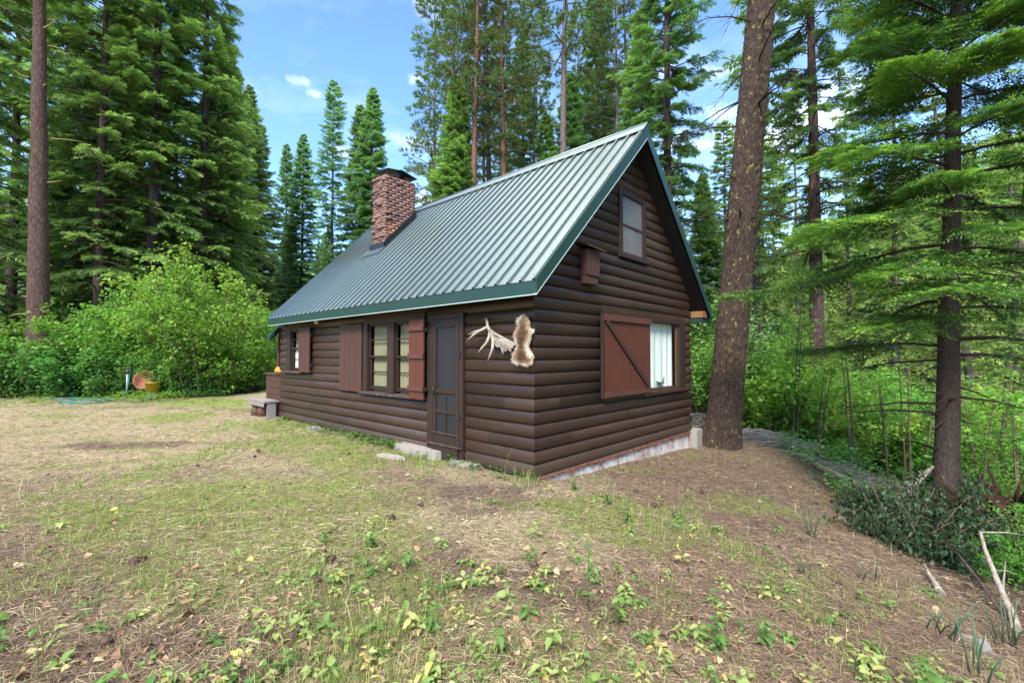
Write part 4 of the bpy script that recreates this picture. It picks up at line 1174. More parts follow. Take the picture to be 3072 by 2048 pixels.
def bush(seed, H, Rd, nst, per, nl, leaf, mats, flat=.55, lean_out=.5, tint0=.45, low=.2, droop=0.0, dark_low=True, fine=False):
    """multi-stemmed leafy shrub -> (stems mesh, leaves mesh)"""
    rng = np.random.default_rng(seed); mb = MB(); LP = []; LD = []; LN = []; TI = []
    for i in range(nst):
        a = rng.uniform(0, 2 * np.pi); ro = Rd * math.sqrt(rng.uniform(0.02, 1)) ; h = H * rng.uniform(.42, 1.08) * (1 - .30 * (ro / Rd) ** 2)
        b0 = np.array([math.cos(a), math.sin(a), 0]) * ro * .35
        tip = np.array([math.cos(a), math.sin(a), 0]) * ro + np.array([0, 0, h]) + rng.normal(0, .1, 3)
        mid = b0 * .6 + tip * .4 + np.array([0, 0, h * .22])
        s = np.linspace(0, 1, 9)[:, None]
        C = (1 - s) ** 2 * b0 + 2 * s * (1 - s) * mid + s ** 2 * tip
        C[0, 2] = -.15
        mb.tube([tuple(p) for p in C], list(np.linspace(.022, .005, 9) * (.6 + .2 * H)), 5, False)
        # branchlets
        ss = rng.uniform(low, 1, per); ss[0] = 1.0
        B = (1 - ss[:, None]) ** 2 * b0 + 2 * ss[:, None] * (1 - ss[:, None]) * mid + ss[:, None] ** 2 * tip
        aa = rng.uniform(0, 2 * np.pi, per)
        d = np.stack([np.cos(aa), np.sin(aa), rng.uniform(-.15, .6, per) - droop], -1); d = unit(d)
        bl = rng.uniform(.25, .75, per) * (.45 + .22 * H) * (1.1 - .5 * ss)
        for q in range(per):
            if q % 2 == 0: mb.tube([tuple(B[q]), tuple(B[q] + d[q] * bl[q])], [.006, .002], 3, False)
        f = rng.uniform(.1, 1.05, (per, nl))
        pos = B[:, None, :] + d[:, None, :] * (bl[:, None] * f)[..., None] + rng.normal(0, .05 + leaf * .4, (per, nl, 3))
        pos[..., 2] -= droop * f * bl[:, None] * .5
        ld = unit(d[:, None, :] * .5 + rng.normal(0, .8, (per, nl, 3)) * np.array([1, 1, .35]) - UP * (.15 + droop))
        nn = unit(UP * (1.0 - .6 * droop) + rng.normal(0, flat, (per, nl, 3)))
        LP.append(pos.reshape(-1, 3)); LD.append(ld.reshape(-1, 3)); LN.append(nn.reshape(-1, 3))
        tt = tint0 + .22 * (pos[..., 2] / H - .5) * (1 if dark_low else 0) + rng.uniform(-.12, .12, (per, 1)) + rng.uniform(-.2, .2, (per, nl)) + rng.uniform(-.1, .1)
        TI.append(tt.ravel())
    P = np.concatenate(LP); D = np.concatenate(LD); Nn = np.concatenate(LN); ti = np.clip(np.concatenate(TI), 0, 1)
    keep = P[:, 2] > .03; P, D, Nn, ti = P[keep], D[keep], Nn[keep], ti[keep]
    sz_ = leaf * rng.uniform(.5, 1.3, len(P))
    V, Fc = ovate(P, D, Nn, sz_, rng, .28, .5, .6) if fine else leaves(P, D, Nn, sz_, rng)
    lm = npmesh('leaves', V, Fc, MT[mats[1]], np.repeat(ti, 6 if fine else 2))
    tm = bpy.data.meshes.new('stems'); tm.from_pydata(mb.v, [], mb.f); tm.polygons.foreach_set('use_smooth', mb.sm); tm.materials.append(MT[mats[0]]); tm.update()
    return tm, lm

def leaves(P, D, Nn, size, rng, ratio=.42, fold=.25):
    """two triangles folded on the midrib per leaf"""
    S = unit(np.cross(D, Nn)); Nq = np.cross(S, D)
    l = size[:, None]; b = P; t = P + D * l - Nq * l * .12
    m = P + D * l * .45
    a = m + S * l * ratio + Nq * l * fold * ratio; c = m - S * l * ratio + Nq * l * fold * ratio
    V = np.stack([b, a, t, c], 1).reshape(-1, 3); n = len(P); i = np.arange(n)[:, None] * 4
    F = np.stack([np.concatenate([i, i + 1, i + 2], 1), np.concatenate([i, i + 2, i + 3], 1)], 1).reshape(-1, 3)
    return V, F

def ovate(P, D, Nn, size, rng, ratio=.30, fold=.3, curl=.35):
    """six triangles per leaf: ovate outline, folded on the midrib, tip curling down"""
    n = len(P); S = unit(np.cross(D, Nn)); Nq = np.cross(S, D); l = size[:, None]
    cu = (rng.normal(curl, .25, n))[:, None]; tw = rng.normal(0, .25, (n, 1)); r = ratio * rng.uniform(.75, 1.25, (n, 1)); fo = fold * rng.uniform(.2, 1.6, (n, 1))
    ax = lambda f: P + D * l * f - Nq * l * cu * f * f
    sd = lambda f, w, sg: ax(f) + (S * sg + Nq * (fo + tw * sg)) * l * r * w * rng.uniform(.85, 1.15, (n, 1))
    V = np.stack([P, ax(.5), ax(1.0), sd(.28, 1.0, 1), sd(.68, .78, 1), sd(.28, 1.0, -1), sd(.68, .78, -1)], 1).reshape(-1, 3)
    i = np.arange(n)[:, None] * 7
    T = lambda a, b, c: np.concatenate([i + a, i + b, i + c], 1)
    F = np.stack([T(0, 3, 1), T(1, 3, 4), T(1, 4, 2), T(0, 1, 5), T(1, 6, 5), T(1, 2, 6)], 1).reshape(-1, 3)
    return V, F

def plant_bush(name, meshes, x, y, rz, s, label, cat='shrub', group=None, sz=None, dz=0):
    t = empty(name, (x, y, ground_z(x, y) + dz), rz); t.scale = (s, s, sz or s); tag(t, label, cat, group)
    obj('stems', meshes[0], t); obj('leaves', meshes[1], t); return t

# ------------------------------------------------------------------ trees
BIGFIR = [conifer(101, 27, 1.8, 3.7, 250, 22, 5, ('bark_dark', 'fir'), .30, 'fir', 1, .36, dead=30, twl=.30, twmin=.24, wid=.36, s0=.36, thin=.34, toff=.20),
          conifer(102, 29, 2.6, 3.5, 260, 22, 5, ('bark_dark', 'fir'), .33, 'column', 1, .42, dead=34, twl=.30, twmin=.24, wid=.36, s0=.42, thin=.44, toff=.20),
          conifer(103, 24, 1.0, 3.1, 240, 22, 5, ('bark_dark', 'fir'), .26, 'fir', 1, .30, dead=20, twl=.32, twmin=.22, wid=.36, s0=.30, thin=.15, up=.22, toff=.17)]
SPRUCE = [conifer(111, 24, .8, 3.0, 330, 22, 4, ('bark_grey', 'spruce'), .22, 'slim', 0, .32, wid=.4, up=.22),
          conifer(112, 22, 1.2, 3.1, 300, 22, 4, ('bark_grey', 'spruce'), .22, 'slim', 0, .28, thin=.3, wid=.4, up=.25)]
OPEN = [conifer(121, 25, 3.0, 2.7, 190, 18, 4, ('bark_grey', 'spruce'), .2, 'column', 0, .30, thin=.5, dead=30, wid=.4, up=.38)]
MIDFIR = [conifer(131, 17, .5, 2.6, 330, 24, 5, ('bark_dark', 'fir'), .2, 'fir', 1, .30, wid=.38, up=.28, toff=.16)]
PINE = [conifer(141, 34, 15, 3.2, 85, 11, 14, ('bark_red', 'pine'), .30, 'pine', 0, .28, tipw=.55, dead=60, up=.30, limb=1.4),
        conifer(142, 36, 17, 3.0, 80, 11, 14, ('bark_grey', 'pine'), .27, 'pine', 0, .25, tipw=.55, dead=70, up=.25, limb=1.4),
        conifer(143, 33, 4, 3.0, 130, 12, 12, ('bark_grey', 'pine'), .24, 'pine', 0, .30, tipw=.55, dead=20, up=.25, limb=1.3)]
OLIVE = [conifer(151, 20, 2.0, 2.6, 120, 15, 3, ('bark_grey', 'olive'), .17, 'slim', 0, .35, thin=.25, dead=26, wid=.38, up=.1),
         conifer(152, 24, 4.5, 2.3, 110, 15, 3, ('bark_grey', 'olive'), .2, 'column', 0, .40, thin=.45, dead=34, wid=.38, up=.1)]
YOUNG = [conifer(161, 4.2, .1, 1.3, 90, 16, 4, ('bark_dark', 'spruce'), .06, 'slim', 1, .2, wid=.4, up=.3, twmin=.08)]
CLUMP = [conifer(171, 30, 3, 3.4, 280, 30, 5, ('bark_dark', 'fir'), .30, 'column', 1, .45, thin=.42, dead=30, wid=.30, up=.2, twl=.20, twmin=.20, s0=.35)]

# left side
px = conifer(181, 31, 17, 3.2, 80, 10, 12, ('bark_pine', 'pine'), .40, 'pine', 0, .3, tipw=.55, dead=0, up=.25, limb=1.6, flare=.12, trunk_n=20)
x, y = at(119, 18.2)
t = plant_tree('pine_tree', px, x, y, 0, 1, 'thick furrowed pine trunk with lichen-yellow stubs rising from the left-hand shrubs', 'tree', None, (0, R(-1.6)))
mb = MB(); rg = random.Random(31)
for i in range(22):
    zz = rg.uniform(3.0, 17); a = rg.choice([rg.uniform(-.8, .8), rg.uniform(2.4, 3.9)]) if i % 3 else rg.uniform(-2.6, -.5); l = rg.choice([.18, .25, .35, .5, .8, 1.1])
    p = Vector((math.cos(a) * .3, math.sin(a) * .3, zz)); d = Vector((math.cos(a), math.sin(a), rg.uniform(-.1, .3)))
    mb = MB(); mb.tube([p, p + d * l * .5, p + d * l + Vector((0, 0, rg.uniform(-.2, .25) * l))], [.028, .02, .006], 5, False)
    mb.build('dead_stub', MT['stub'], t)
for (pxl, d, k, s, rz, lab) in [
    (292, 21.5, 0, .98, .3, 'dense fir with bare lower trunk just right of the furrowed pine'),
    (452, 23.0, 1, 1.06, 1.9, 'tallest dense fir behind the rounded maple shrub'),
    (600, 25.0, 0, 1.06, 4.0, 'broad dense fir whose outer branch tips edge the open sky'),
    (28, 23.0, 2, 1.10, 2.1, 'dark fir at the left edge behind the furrowed pine'),
    (-90, 19.0, 1, 1.0, 5.2, 'dark fir cut by the left picture edge'),
    (180, 29.0, 1, 1.05, .9, 'dense fir deep behind the furrowed pine'),
    (395, 31.0, 2, 1.25, 3.3, 'dark fir standing back between two tall firs'),
    (672, 36.0, 2, 1.05, 1.2, 'fir stepping down beside the broad fir at the sky gap')]:
    x, y = at(pxl, d); plant_tree('fir_tree', BIGFIR[k], x, y, rz, s, lab)
for (pxl, d, proto, s, sz, rz, lab) in [
    (735, 40, SPRUCE[0], 1.05, 1.0, .5, 'spruce whose tip stands just right of the left firs'),
    (772, 43, SPRUCE[1], 1.0, 1.0, 2.5, 'narrow spruce peaking low at the left of the sky gap'),
    (852, 52, SPRUCE[1], 1.0, 1.08, 4.5, 'slim spruce spire low in the sky gap'),
    (902, 46, SPRUCE[0], 1.0, .93, 1.5, 'pointed dark spruce left of the open-branched tree'),
    (992, 41, OPEN[0], 1.1, 1.0, 2.9, 'open-branched conifer with visible trunk left of the chimney'),
    (1075, 40, SPRUCE[1], 1.05, 1.02, .2, 'full spruce just left of the brick chimney'),
    (1112, 39, SPRUCE[0], 1.05, .98, 3.7, 'tall spruce directly behind the brick chimney')]:
    x, y = at(pxl, d); plant_tree('spruce_tree', proto, x, y, rz, s, lab, sz=sz)
# centre
x, y = at(1368, 27); plant_tree('fir_tree', MIDFIR[0], x, y, 1.0, 1.08, 'bright green fir rising behind the roof right of the chimney')
for (pxl, d, proto, s, rz, tilt, lab) in [
    (1358, 33, PINE[2], 1.05, .4, 0, 'full-crowned pine at the right edge of the sky gap'),
    (1404, 26, PINE[0], .95, 1.2, 3.0, 'orange-barked pine leaning beside the bright green fir'),
    (1476, 29, PINE[1], 1.0, 2.2, 1.8, 'slim grey pine right of the orange-barked pine'),
    (1523, 28, PINE[0], .92, 3.9, 1.5, 'red-brown pine trunk above the middle of the roof'),
    (1602, 36, PINE[2], .95, 5.0, .5, 'thin dark pine behind the roof left of the pale trunk'),
    (1681, 25, PINE[1], 1.05, 0.5, 1.0, 'pale grey pine trunk standing above the upper roof'),
    (1740, 40, PINE[2], 1.0, 2.8, 0, 'feathery pine left of the roof peak'),
    (1855, 31, PINE[2], 1.0, 1.4, .5, 'slender pine directly behind the roof peak'),
    (1893, 33, PINE[1], 1.0, 3.2, .6, 'dark slender pine trunk just left of the roof peak')]:
    x, y = at(pxl, d); plant_tree('pine_tree', proto, x, y, rz, s, lab, tilt=(0, R(tilt)))
x, y = at(2005, 21); plant_tree('fir_tree', CLUMP[0], x, y, 1.0, 1.0, 'tall clumpy fir behind the roof peak right slope', tilt=(0, R(1)))
for (pxl, d, proto, s, rz, lab) in [(1300, 36, PINE[2], 1.0, 3.3, 'pine at the edge of the sky gap behind the bright green fir'), (1570, 40, CLUMP[0], 1.0, .7, 'clumpy fir deep between the red-brown and pale trunks'), (1450, 38, PINE[2], 1.05, 4.4, 'pine crown filling the gap behind the orange-barked pine'),
                               (1715, 30, SPRUCE[1], .95, 2.2, 'spruce standing behind the upper roof next to the pale trunk'), (1930, 27, BIGFIR[2], .95, 5.1, 'dark fir just right of the roof peak pines')]:
    x, y = at(pxl, d); plant_tree('fir_tree', proto, x, y, rz, s, lab)
for (pxl, d, proto, s, rz, lab) in [(345, 26, SPRUCE[1], 1.1, .3, 'thin-branched spruce between the two tall firs'), (515, 27, BIGFIR[0], .8, 3.3, 'shorter fir in front of the broad fir'), (230, 24, SPRUCE[0], .8, 2.3, 'short spruce right of the furrowed pine'), (655, 29, SPRUCE[1], 1.0, 5.0, 'narrow spruce on the right flank of the broad fir')]:
    x, y = at(pxl, d); plant_tree('fir_tree', proto, x, y, rz, s, lab)
x, y = at(1640, 30); plant_tree('fir_tree', BIGFIR[2], x, y, 2.0, .75, 'dark fir half hidden behind the upper roof')
x, y = at(1795, 34); plant_tree('fir_tree', CLUMP[0], x, y, 3.0, 1.0, 'clumpy fir behind the slender pines')
x, y = at(2115, 28); plant_tree('fir_tree', MIDFIR[0], x, y, 4.0, .88, 'light green fir between the roof and the big leaning trunk')
x, y = at(2180, 36); plant_tree('fir_tree', BIGFIR[1], x, y, 2.0, .8, 'fir standing far behind the big leaning trunk')

# the big leaning trunk beside the cabin
def big_trunk():
    H = 30.; n = 88; seg = 320
    V = np.zeros((seg + 1, n, 3)); rng = np.random.default_rng(4)
    zz = np.concatenate([np.linspace(-.5, 11, 281), np.linspace(11.3, H, 40)])
    aa = np.linspace(0, 2 * np.pi, n, endpoint=False)
    A, Zz = np.meshgrid(aa, zz)
    r = .355 * (1 - .62 * np.clip(Zz / H, 0, 1) ** 1.2)
    fl = np.exp(-np.clip(Zz + .25, 0, 99) / .60)
    r = r * (1 + .46 * fl * (1 + .35 * np.sin(A * 4 + 1) + .2 * np.sin(A * 7)))
    uu = A * .34
    b1 = fbm(uu * 1.0 + 9, Zz * .55, 22, 3, 3); b2 = fbm(uu, Zz * .7, 60, 7, 2)
    cr = np.abs(b1 - .5) * 2
    r = r + .030 * np.clip(cr * 1.6, 0, 1) - .02 + .014 * (b2 - .5)
    V[..., 0] = np.cos(A) * r; V[..., 1] = np.sin(A) * r; V[..., 2] = Zz
    i = np.arange(seg)[:, None] * n + np.arange(n)[None, :]; j = np.arange(seg)[:, None] * n + (np.arange(n)[None, :] + 1) % n
    F = np.stack([i, j, j + n, i + n], -1).reshape(-1, 4)
    return npmesh('trunk', V.reshape(-1, 3), F, MT['bark_doug'], smooth=True)
x, y = at(2160, 10.45)
dt = empty('fir_tree', (x, y, ground_z(x, y) - .05)); dt.rotation_euler = (R(1), R(5.5), 0)
tag(dt, 'big leaning flaky-barked trunk with yellow lichen right beside the cabin', 'tree')
obj('trunk', big_trunk(), dt)
mb = MB(); rg = random.Random(77); LT = []
for i in range(46):
    zz = rg.uniform(5.0, 13); a = rg.uniform(0, 6.28); l = rg.uniform(.6, 2.6) * (.5 if zz < 6.5 else 1)
    p = Vector((math.cos(a) * .28, math.sin(a) * .28, zz)); d = Vector((math.cos(a), math.sin(a), rg.uniform(-.1, .25)))
    P_ = [p + d * (l * q) + Vector((0, 0, -.35 * l * q * q)) for q in (0, .3, .6, 1)]
    mb.tube(P_, [.022, .016, .010, .003], 5, False)
    for q in range(int(l * 7)):
        f = rg.uniform(.25, 1); b = p + d * (l * f) + Vector((0, 0, -.35 * l * f * f))
        d2 = Vector((math.cos(a + rg.uniform(-1.3, 1.3)), math.sin(a + rg.uniform(-1.3, 1.3)), rg.uniform(-.7, .1))) * rg.uniform(.1, .5)
        mb.tube([b, b + d2 * .6, b + d2 + Vector((0, 0, -.06))], [.006, .005, .002], 3, False)
mb.build('dead_limbs', MT['bark_doug'], dt)
_, cm = conifer(191, 31, 14, 3.6, 120, 28, 5, ('bark_doug', 'fir'), .2, 'fir', 1, .4, wid=.30, twl=.22, twmin=.2, s0=.3)
obj('crown', cm, dt)
# pine trunk further back on the right and grey trunks near it
x, y = at(2452, 16.5)
BACK = conifer(201, 26, 7, 2.9, 150, 28, 5, ('bark_pine', 'fir'), .30, 'column', 1, .45, dead=60, thin=.3, wid=.30, flare=.1, trunk_n=16, twl=.22, twmin=.20, s0=.35)
plant_tree('fir_tree', BACK, x, y, 0, 1, 'brown trunk with many dead twigs left of the near fir sprays')
for (pxl, d, proto, s, rz, tilt, lab) in [
    (2262, 20, OLIVE[1], 1.05, 0, 1.5, 'grey trunk showing just right of the big leaning trunk'),
    (2302, 26, OLIVE[0], 1.0, 2, 1.0, 'thin twiggy yellow-green conifer behind the young spruce'),
    (2395, 30, OLIVE[1], 1.0, 4, 0, 'yellow-green conifer deep in the wood left of the brown trunk'),
    (2550, 24, OLIVE[0], .95, 1, 0, 'yellow-green conifer behind the near fir sprays'),
    (2680, 21, OLIVE[1], .9, 3, -1, 'thin trunk seen through the near fir sprays'),
    (2720, 33, OLIVE[0], 1.1, 5, 0, 'yellow-green conifer seen left of the near fir trunk'),
    (2930, 22, OLIVE[1], 1.0, 2.5, 4, 'grey conifer leaning behind the near fir'),
    (3050, 27, OLIVE[0], 1.1, .7, 0, 'yellow-green conifer at the right picture edge'),
    (2975, 15.5, OLIVE[0], .8, 4.7, 7, 'bare grey leaning trunk low at the far right')]:
    x, y = at(pxl, d); plant_tree('pine_tree', proto, x, y, rz, s, lab, tilt=(0, R(tilt)))
x, y = at(2335, 18); plant_tree('young_spruce', YOUNG[0], x, y, 0, 1.0, 'small young blue-green spruce above the bright shrub', sz=1.15)
x, y = at(2750, 16); plant_tree('young_spruce', YOUNG[0], x, y, 2, .8, 'small young spruce half hidden behind the near fir trunk')

# near fir on the right
nf = conifer(211, 13.5, 2.6, 2.7, 104, 42, 7, ('bark_fir', 'firnear'), .165, 'column', 2, .26, dead=40, limb=.75, flare=.25, s0=.24, toff=.05, bare_side=(.2, .35, .6, 7.0), trunk_n=20, up=.14, twl=.40, twmin=.14, wid=.64)
x, y = at(2818, 6.75)
plant_tree('fir_tree', nf, x, y, 0, 1, 'near fir with dark trunk and bright-tipped flat sprays at the right', tilt=(0, R(2.9)))

# trees deeper in the forest, all much alike
rng = np.random.default_rng(55); n_in = 0
cand = []
for i in range(1500):
    pxl = rng.uniform(-250, 3350); d = rng.uniform(32, 105)
    x, y = at(pxl, d)
    if 690 < pxl < 1290:
        if d < 55: continue
    if 1240 < pxl < 2100 and d < 42: continue
    if pxl < 700 and d < 38: continue
    if any((x - a) ** 2 + (y - b) ** 2 < (2.6 + .02 * d) ** 2 for a, b in cand): continue
    cand.append((x, y)); 
    if len(cand) >= 190: break
for (x, y) in cand:
    d = math.hypot(x, y); pxl = 1536 + x / y * F_PX
    s = rng.uniform(.75, 1.1)
    if 690 < pxl < 1300:
        proto = SPRUCE[rng.integers(2)]; top = rng.uniform(640, 800); s = min(s, (1.67 - ground_z(x, y) + (1065 - top) / F_PX * y) / 24)
        if s < .3: continue
    elif pxl > 2050: proto = [OLIVE[0], OLIVE[1], OLIVE[0], SPRUCE[0]][rng.integers(4)]
    elif pxl > 1240: proto = [PINE[2], SPRUCE[1], OPEN[0], PINE[1]][rng.integers(4)]
    else: proto = [SPRUCE[0], SPRUCE[1], MIDFIR[0]][rng.integers(3)]; s *= 1.05
    if pxl > 2050: lab, g, nm = 'yellow-green conifer deep in the wood to the right of the cabin', 'distant conifers right of the cabin', 'distant_conifer'
    elif pxl > 1290: lab, g, nm = 'distant tall conifer deep in the wood behind the roof', 'distant conifers behind the roof', 'distant_conifer'
    elif pxl > 690: lab, g, nm = 'small distant conifer low under the sky gap', 'distant conifers under the sky gap', 'distant_conifer'
    else: lab, g, nm = 'dark distant conifer deep behind the left firs', 'distant conifers behind the left firs', 'distant_conifer'
    plant_tree(nm, proto, x, y, rng.uniform(0, 6.28), s, lab, 'tree', g)
# a few trees behind the photographer, seen only in the window glass
for i, (x, y) in enumerate([(-26, -14), (-17, -25), (8, -30), (24, -16), (33, -2)]):
    plant_tree('fir_tree', BIGFIR[i % 3], x, y, i * 1.3, .8, 'dense fir standing across the clearing from the cabin', 'tree', 'firs across the clearing')

# the far wooded hills: one mass
def far_forest():
    rng = np.random.default_rng(91); Ts = []; ti = []
    for i in range(2600):
        az = rng.uniform(-1.15, 1.15); d = rng.uniform(95, 330)
        x, y = math.sin(az) * d, math.cos(az) * d
        z = ground_z(x, y); H = rng.uniform(11, 21); Rm = H * .15
        if -.5 < az < -.1: H *= .8
        nb = 26; t = (np.arange(nb) + rng.uniform(0, 1, nb)) / nb
        a = np.arange(nb) * 2.4 + rng.uniform(0, 6); ln = Rm * (1 - t) ** .8 * rng.uniform(.7, 1.2, nb) + .25
        c, s = np.cos(a), np.sin(a); zz = z + H * (.08 + .9 * t)
        A = np.stack([x + c * ln * .05, y + s * ln * .05, zz + .5], -1)
        B = np.stack([x + c * ln - s * ln * .45, y + s * ln + c * ln * .45, zz - ln * .35], -1)
        C = np.stack([x + c * ln + s * ln * .45, y + s * ln - c * ln * .45, zz - ln * .35 - .2], -1)
        Ts.append(np.stack([A, B, C], 1)); ti.append(np.clip(rng.uniform(.1, .6) + rng.uniform(-.15, .15, nb), 0, 1))
    V, Fc = soup(np.concatenate(Ts)); o = obj('forest', npmesh('forest', V, Fc, MT['olive'], np.concatenate(ti))); tag(o, 'far wooded hillsides closing the valley', 'forest', None, 'stuff')
far_forest()

# ------------------------------------------------------------------ shrubs
MAPLE = [bush(301, 4.3, 2.7, 46, 22, 14, .12, ('stem', 'maple'), tint0=.60), bush(302, 2.7, 2.1, 36, 20, 13, .115, ('stem', 'maple'), tint0=.56),
         bush(303, 1.7, 1.5, 30, 18, 13, .11, ('stem', 'maple2')), bush(304, 2.7, 1.9, 26, 17, 12, .10, ('stem', 'maple'), tint0=.5)]
MAPLE.append(bush(307, 2.6, 2.0, 38, 22, 14, .10, ('stem', 'maple'), tint0=.80))
BLOSSOM = bush(305, 3.6, 1.7, 30, 24, 14, .09, ('stem', 'blossom'), tint0=.55)
for (pxl, d, k, s, sz, rz, lab) in [
    (622, 18.6, 0, 1.12, 1.28, .3, 'large rounded bright-green maple shrub at the yard edge left of the cabin'),
    (455, 19.2, 0, .92, 1.0, 2.1, 'maple shrub behind the standpipe and bucket'),
    (500, 22.0, 0, 1.05, 1.30, 4.1, 'taller yellow-green shrub poking up behind the bucket shrub'),
    (300, 18.6, 1, 1.15, 1.3, 1.1, 'mid-height maple shrub left of the standpipe'),
    (190, 19.5, 1, 1.2, 1.25, 3.1, 'maple shrub right of the furrowed pine foot'),
    (95, 17.4, 2, 1.3, 1.25, .4, 'low dark-green shrub in front of the furrowed pine'),
    (10, 18.4, 1, 1.15, 1.1, 5.0, 'maple shrub at the left picture edge'),
    (-60, 20.5, 1, 1.3, 1.2, 2.0, 'tall shrub cut by the left picture edge'),
    (240, 17.5, 2, 1.15, 1.05, 2.9, 'low shrub left of the hose coil'),
    (375, 17.6, 2, .95, .95, 4.4, 'low shrub directly behind the standpipe'),
    (530, 17.7, 3, .8, .85, 1.0, 'darker shrub just right of the yellow bucket'),
    (700, 18.9, 3, 1.0, 1.2, 3.0, 'darker-leaved right flank of the rounded maple shrub'),
    (765, 22.5, 1, 1.2, 1.25, .5, 'yellow-green shrub between the maple and the porch'),
    (820, 25.0, 1, 1.3, 1.2, 2.5, 'shrub behind the porch at the cabin end'),
    (860, 26.0, 0, .9, .75, 3.5, 'tall shrub behind the far cabin roof'),
    (700, 25.0, 0, 1.0, .85, 5.5, 'shrub far behind the rounded maple'),
    (330, 24.0, 0, 1.0, .8, 4.5, 'shrub below the two tall firs'),
    (130, 24.0, 0, 1.0, .9, 1.5, 'shrub in shade behind the furrowed pine')]:
    x, y = at(pxl, d); plant_bush('maple_shrub', MAPLE[k], x, y, rz, s, lab, sz=sz)
x, y = at(745, 24); plant_bush('blossom_shrub', BLOSSOM, x, y, 1, 1.1, 'shrub with white blossom above the maple by the porch')
x, y = at(2135, 14.0); plant_bush('blossom_shrub', BLOSSOM, x, y, 0, 1.15, 'white-blossomed shrub between cabin corner and leaning trunk')
for (pxl, d, k, s, sz, rz, lab) in [
    (2330, 13.6, 4, 1.05, 1.25, .3, 'bright yellow-green shrub right of the leaning trunk'),
    (2240, 15.5, 4, 1.1, 1.15, 2.0, 'yellow-green shrub behind the leaning trunk'),
    (2400, 17.0, 3, 1.2, 1.3, 4.0, 'shrub left of the brown twiggy trunk'),
    (2520, 13.0, 4, .85, .85, 1.0, 'green maple shrub right of the brown twiggy trunk'),
    (2620, 13.5, 3, 1.0, 1.15, 3.0, 'green maple shrub left of the near fir trunk'),
    (2700, 13.0, 1, .9, .95, 5.0, 'low green shrub just left of the near fir trunk'),
    (2900, 12.5, 3, 1.0, 1.1, 2.2, 'green shrub behind the near fir trunk'),
    (3010, 11.0, 3, .9, .9, .8, 'green shrub at the right edge above the rotten stump'),
    (3000, 14.0, 3, 1.2, 1.2, 1.8, 'leafy shrub far at the right edge'),
    (2790, 15.0, 4, 1.2, 1.2, 4.6, 'yellow-green shrub seen left of the near fir trunk'),
    (2480, 20.0, 0, .95, .8, 3.6, 'tall shrub in the hollow behind the brown trunk'),
    (2600, 19.0, 0, .95, .8, 1.6, 'tall shrub in the hollow right of the brown trunk'),
    (2880, 19.0, 0, .95, .8, .6, 'tall shrub in the hollow behind the near fir'),
    (3040, 7.8, 3, .45, .45, 1.5, 'fern-green low shrub beside the rotten stump'),
    (2890, 7.6, 3, .40, .45, 2.5, 'small bright shrub below the near fir trunk'),
    (3060, 5.3, 3, .36, .36, 3.5, 'low shrub at the lower right edge'),
    (2900, 5.2, 3, .16, .16, 5.5, 'small low shrub on the slope below the wilted brush')]:
    x, y = at(pxl, d); plant_bush('maple_shrub', MAPLE[k], x, y, rz, s, lab, sz=sz)
SAPL = [bush(311, 4.6, .8, 3, 16, 9, .10, ('stem', 'maple'), tint0=.5, low=.3), bush(312, 3.6, .6, 2, 14, 9, .10, ('stem', 'maple'), tint0=.6, low=.3)]
for (pxl, d, k, s, rz, lab) in [
    (2365, 12.5, 0, 1.0, .2, 'slender sapling between the leaning trunk and the twiggy brown trunk'), (2430, 11.5, 1, .9, 1.7, 'thin sapling in front of the twiggy brown trunk'),
    (2560, 10.8, 0, .85, 3.0, 'slender leafy sapling above the fallen grey log'), (2660, 10.0, 1, .9, 4.0, 'thin sapling left of the near fir trunk'),
    (2730, 11.5, 0, .95, 5.0, 'leafy sapling just left of the near fir trunk'), (2905, 9.6, 1, .95, 2.0, 'thin sapling just right of the near fir trunk'),
    (2960, 10.8, 0, .9, .9, 'slender sapling behind the rotten stump'), (3040, 9.0, 1, 1.0, 3.6, 'thin sapling at the right picture edge')]:
    x, y = at(pxl, d); plant_bush('sapling', SAPL[k], x, y, rz, s, lab, 'sapling')
WILT = bush(306, .85, 1.0, 30, 16, 11, .062, ('stem', 'wilt'), 1.1, droop=.75, low=.3, tint0=.5, fine=True)
x, y = at(2700, 5.7); plant_bush('cut_brush', WILT, x, y, 0, .85, 'heap of cut brush with wilted dark leaves below the near fir', 'brush')
x, y = at(2610, 6.5); plant_bush('cut_brush', WILT, x, y, 2, .5, 'smaller wilted branch lying uphill of the dark brush heap', 'brush')
x, y = at(2860, 6.15); plant_bush('cut_brush', WILT, x, y, 4, .55, 'wilted leafy branch leaning on the near fir trunk', 'brush', sz=1.1)

# ------------------------------------------------------------------ dead wood on the slope
def stick(name, pts, r0, r1, mat, label, cat, side=()):
    b = Vector(pts[0]); mb = MB(); n = len(pts)
    mb.tube([Vector(p) - b for p in pts], [r0 + (r1 - r0) * i / (n - 1) for i in range(n)], 8)
    for (i, d, l, r) in side:
        p = Vector(pts[i]) - b; d = Vector(d)
        mb.tube([p, p + d * l * .5 + Vector((0, 0, .02)), p + d * l], [r, r * .7, r * .3], 6)
    o = mb.build(name, mat); o.location = b; return tag(o, label, cat)
def G(x, y, h=0.0): return (x, y, ground_z(x, y) + h)
def Gp(px, d, h=0.0):
    x, y = at(px, d); return G(x, y, h)
stick('fallen_log', [Gp(2440, 9.6, .05), Gp(2530, 8.9, .06), Gp(2640, 8.3, .08), Gp(2700, 8.0, .1)], .07, .06, MT['deadwood'], 'grey fallen log lying along the top of the slope', 'log')
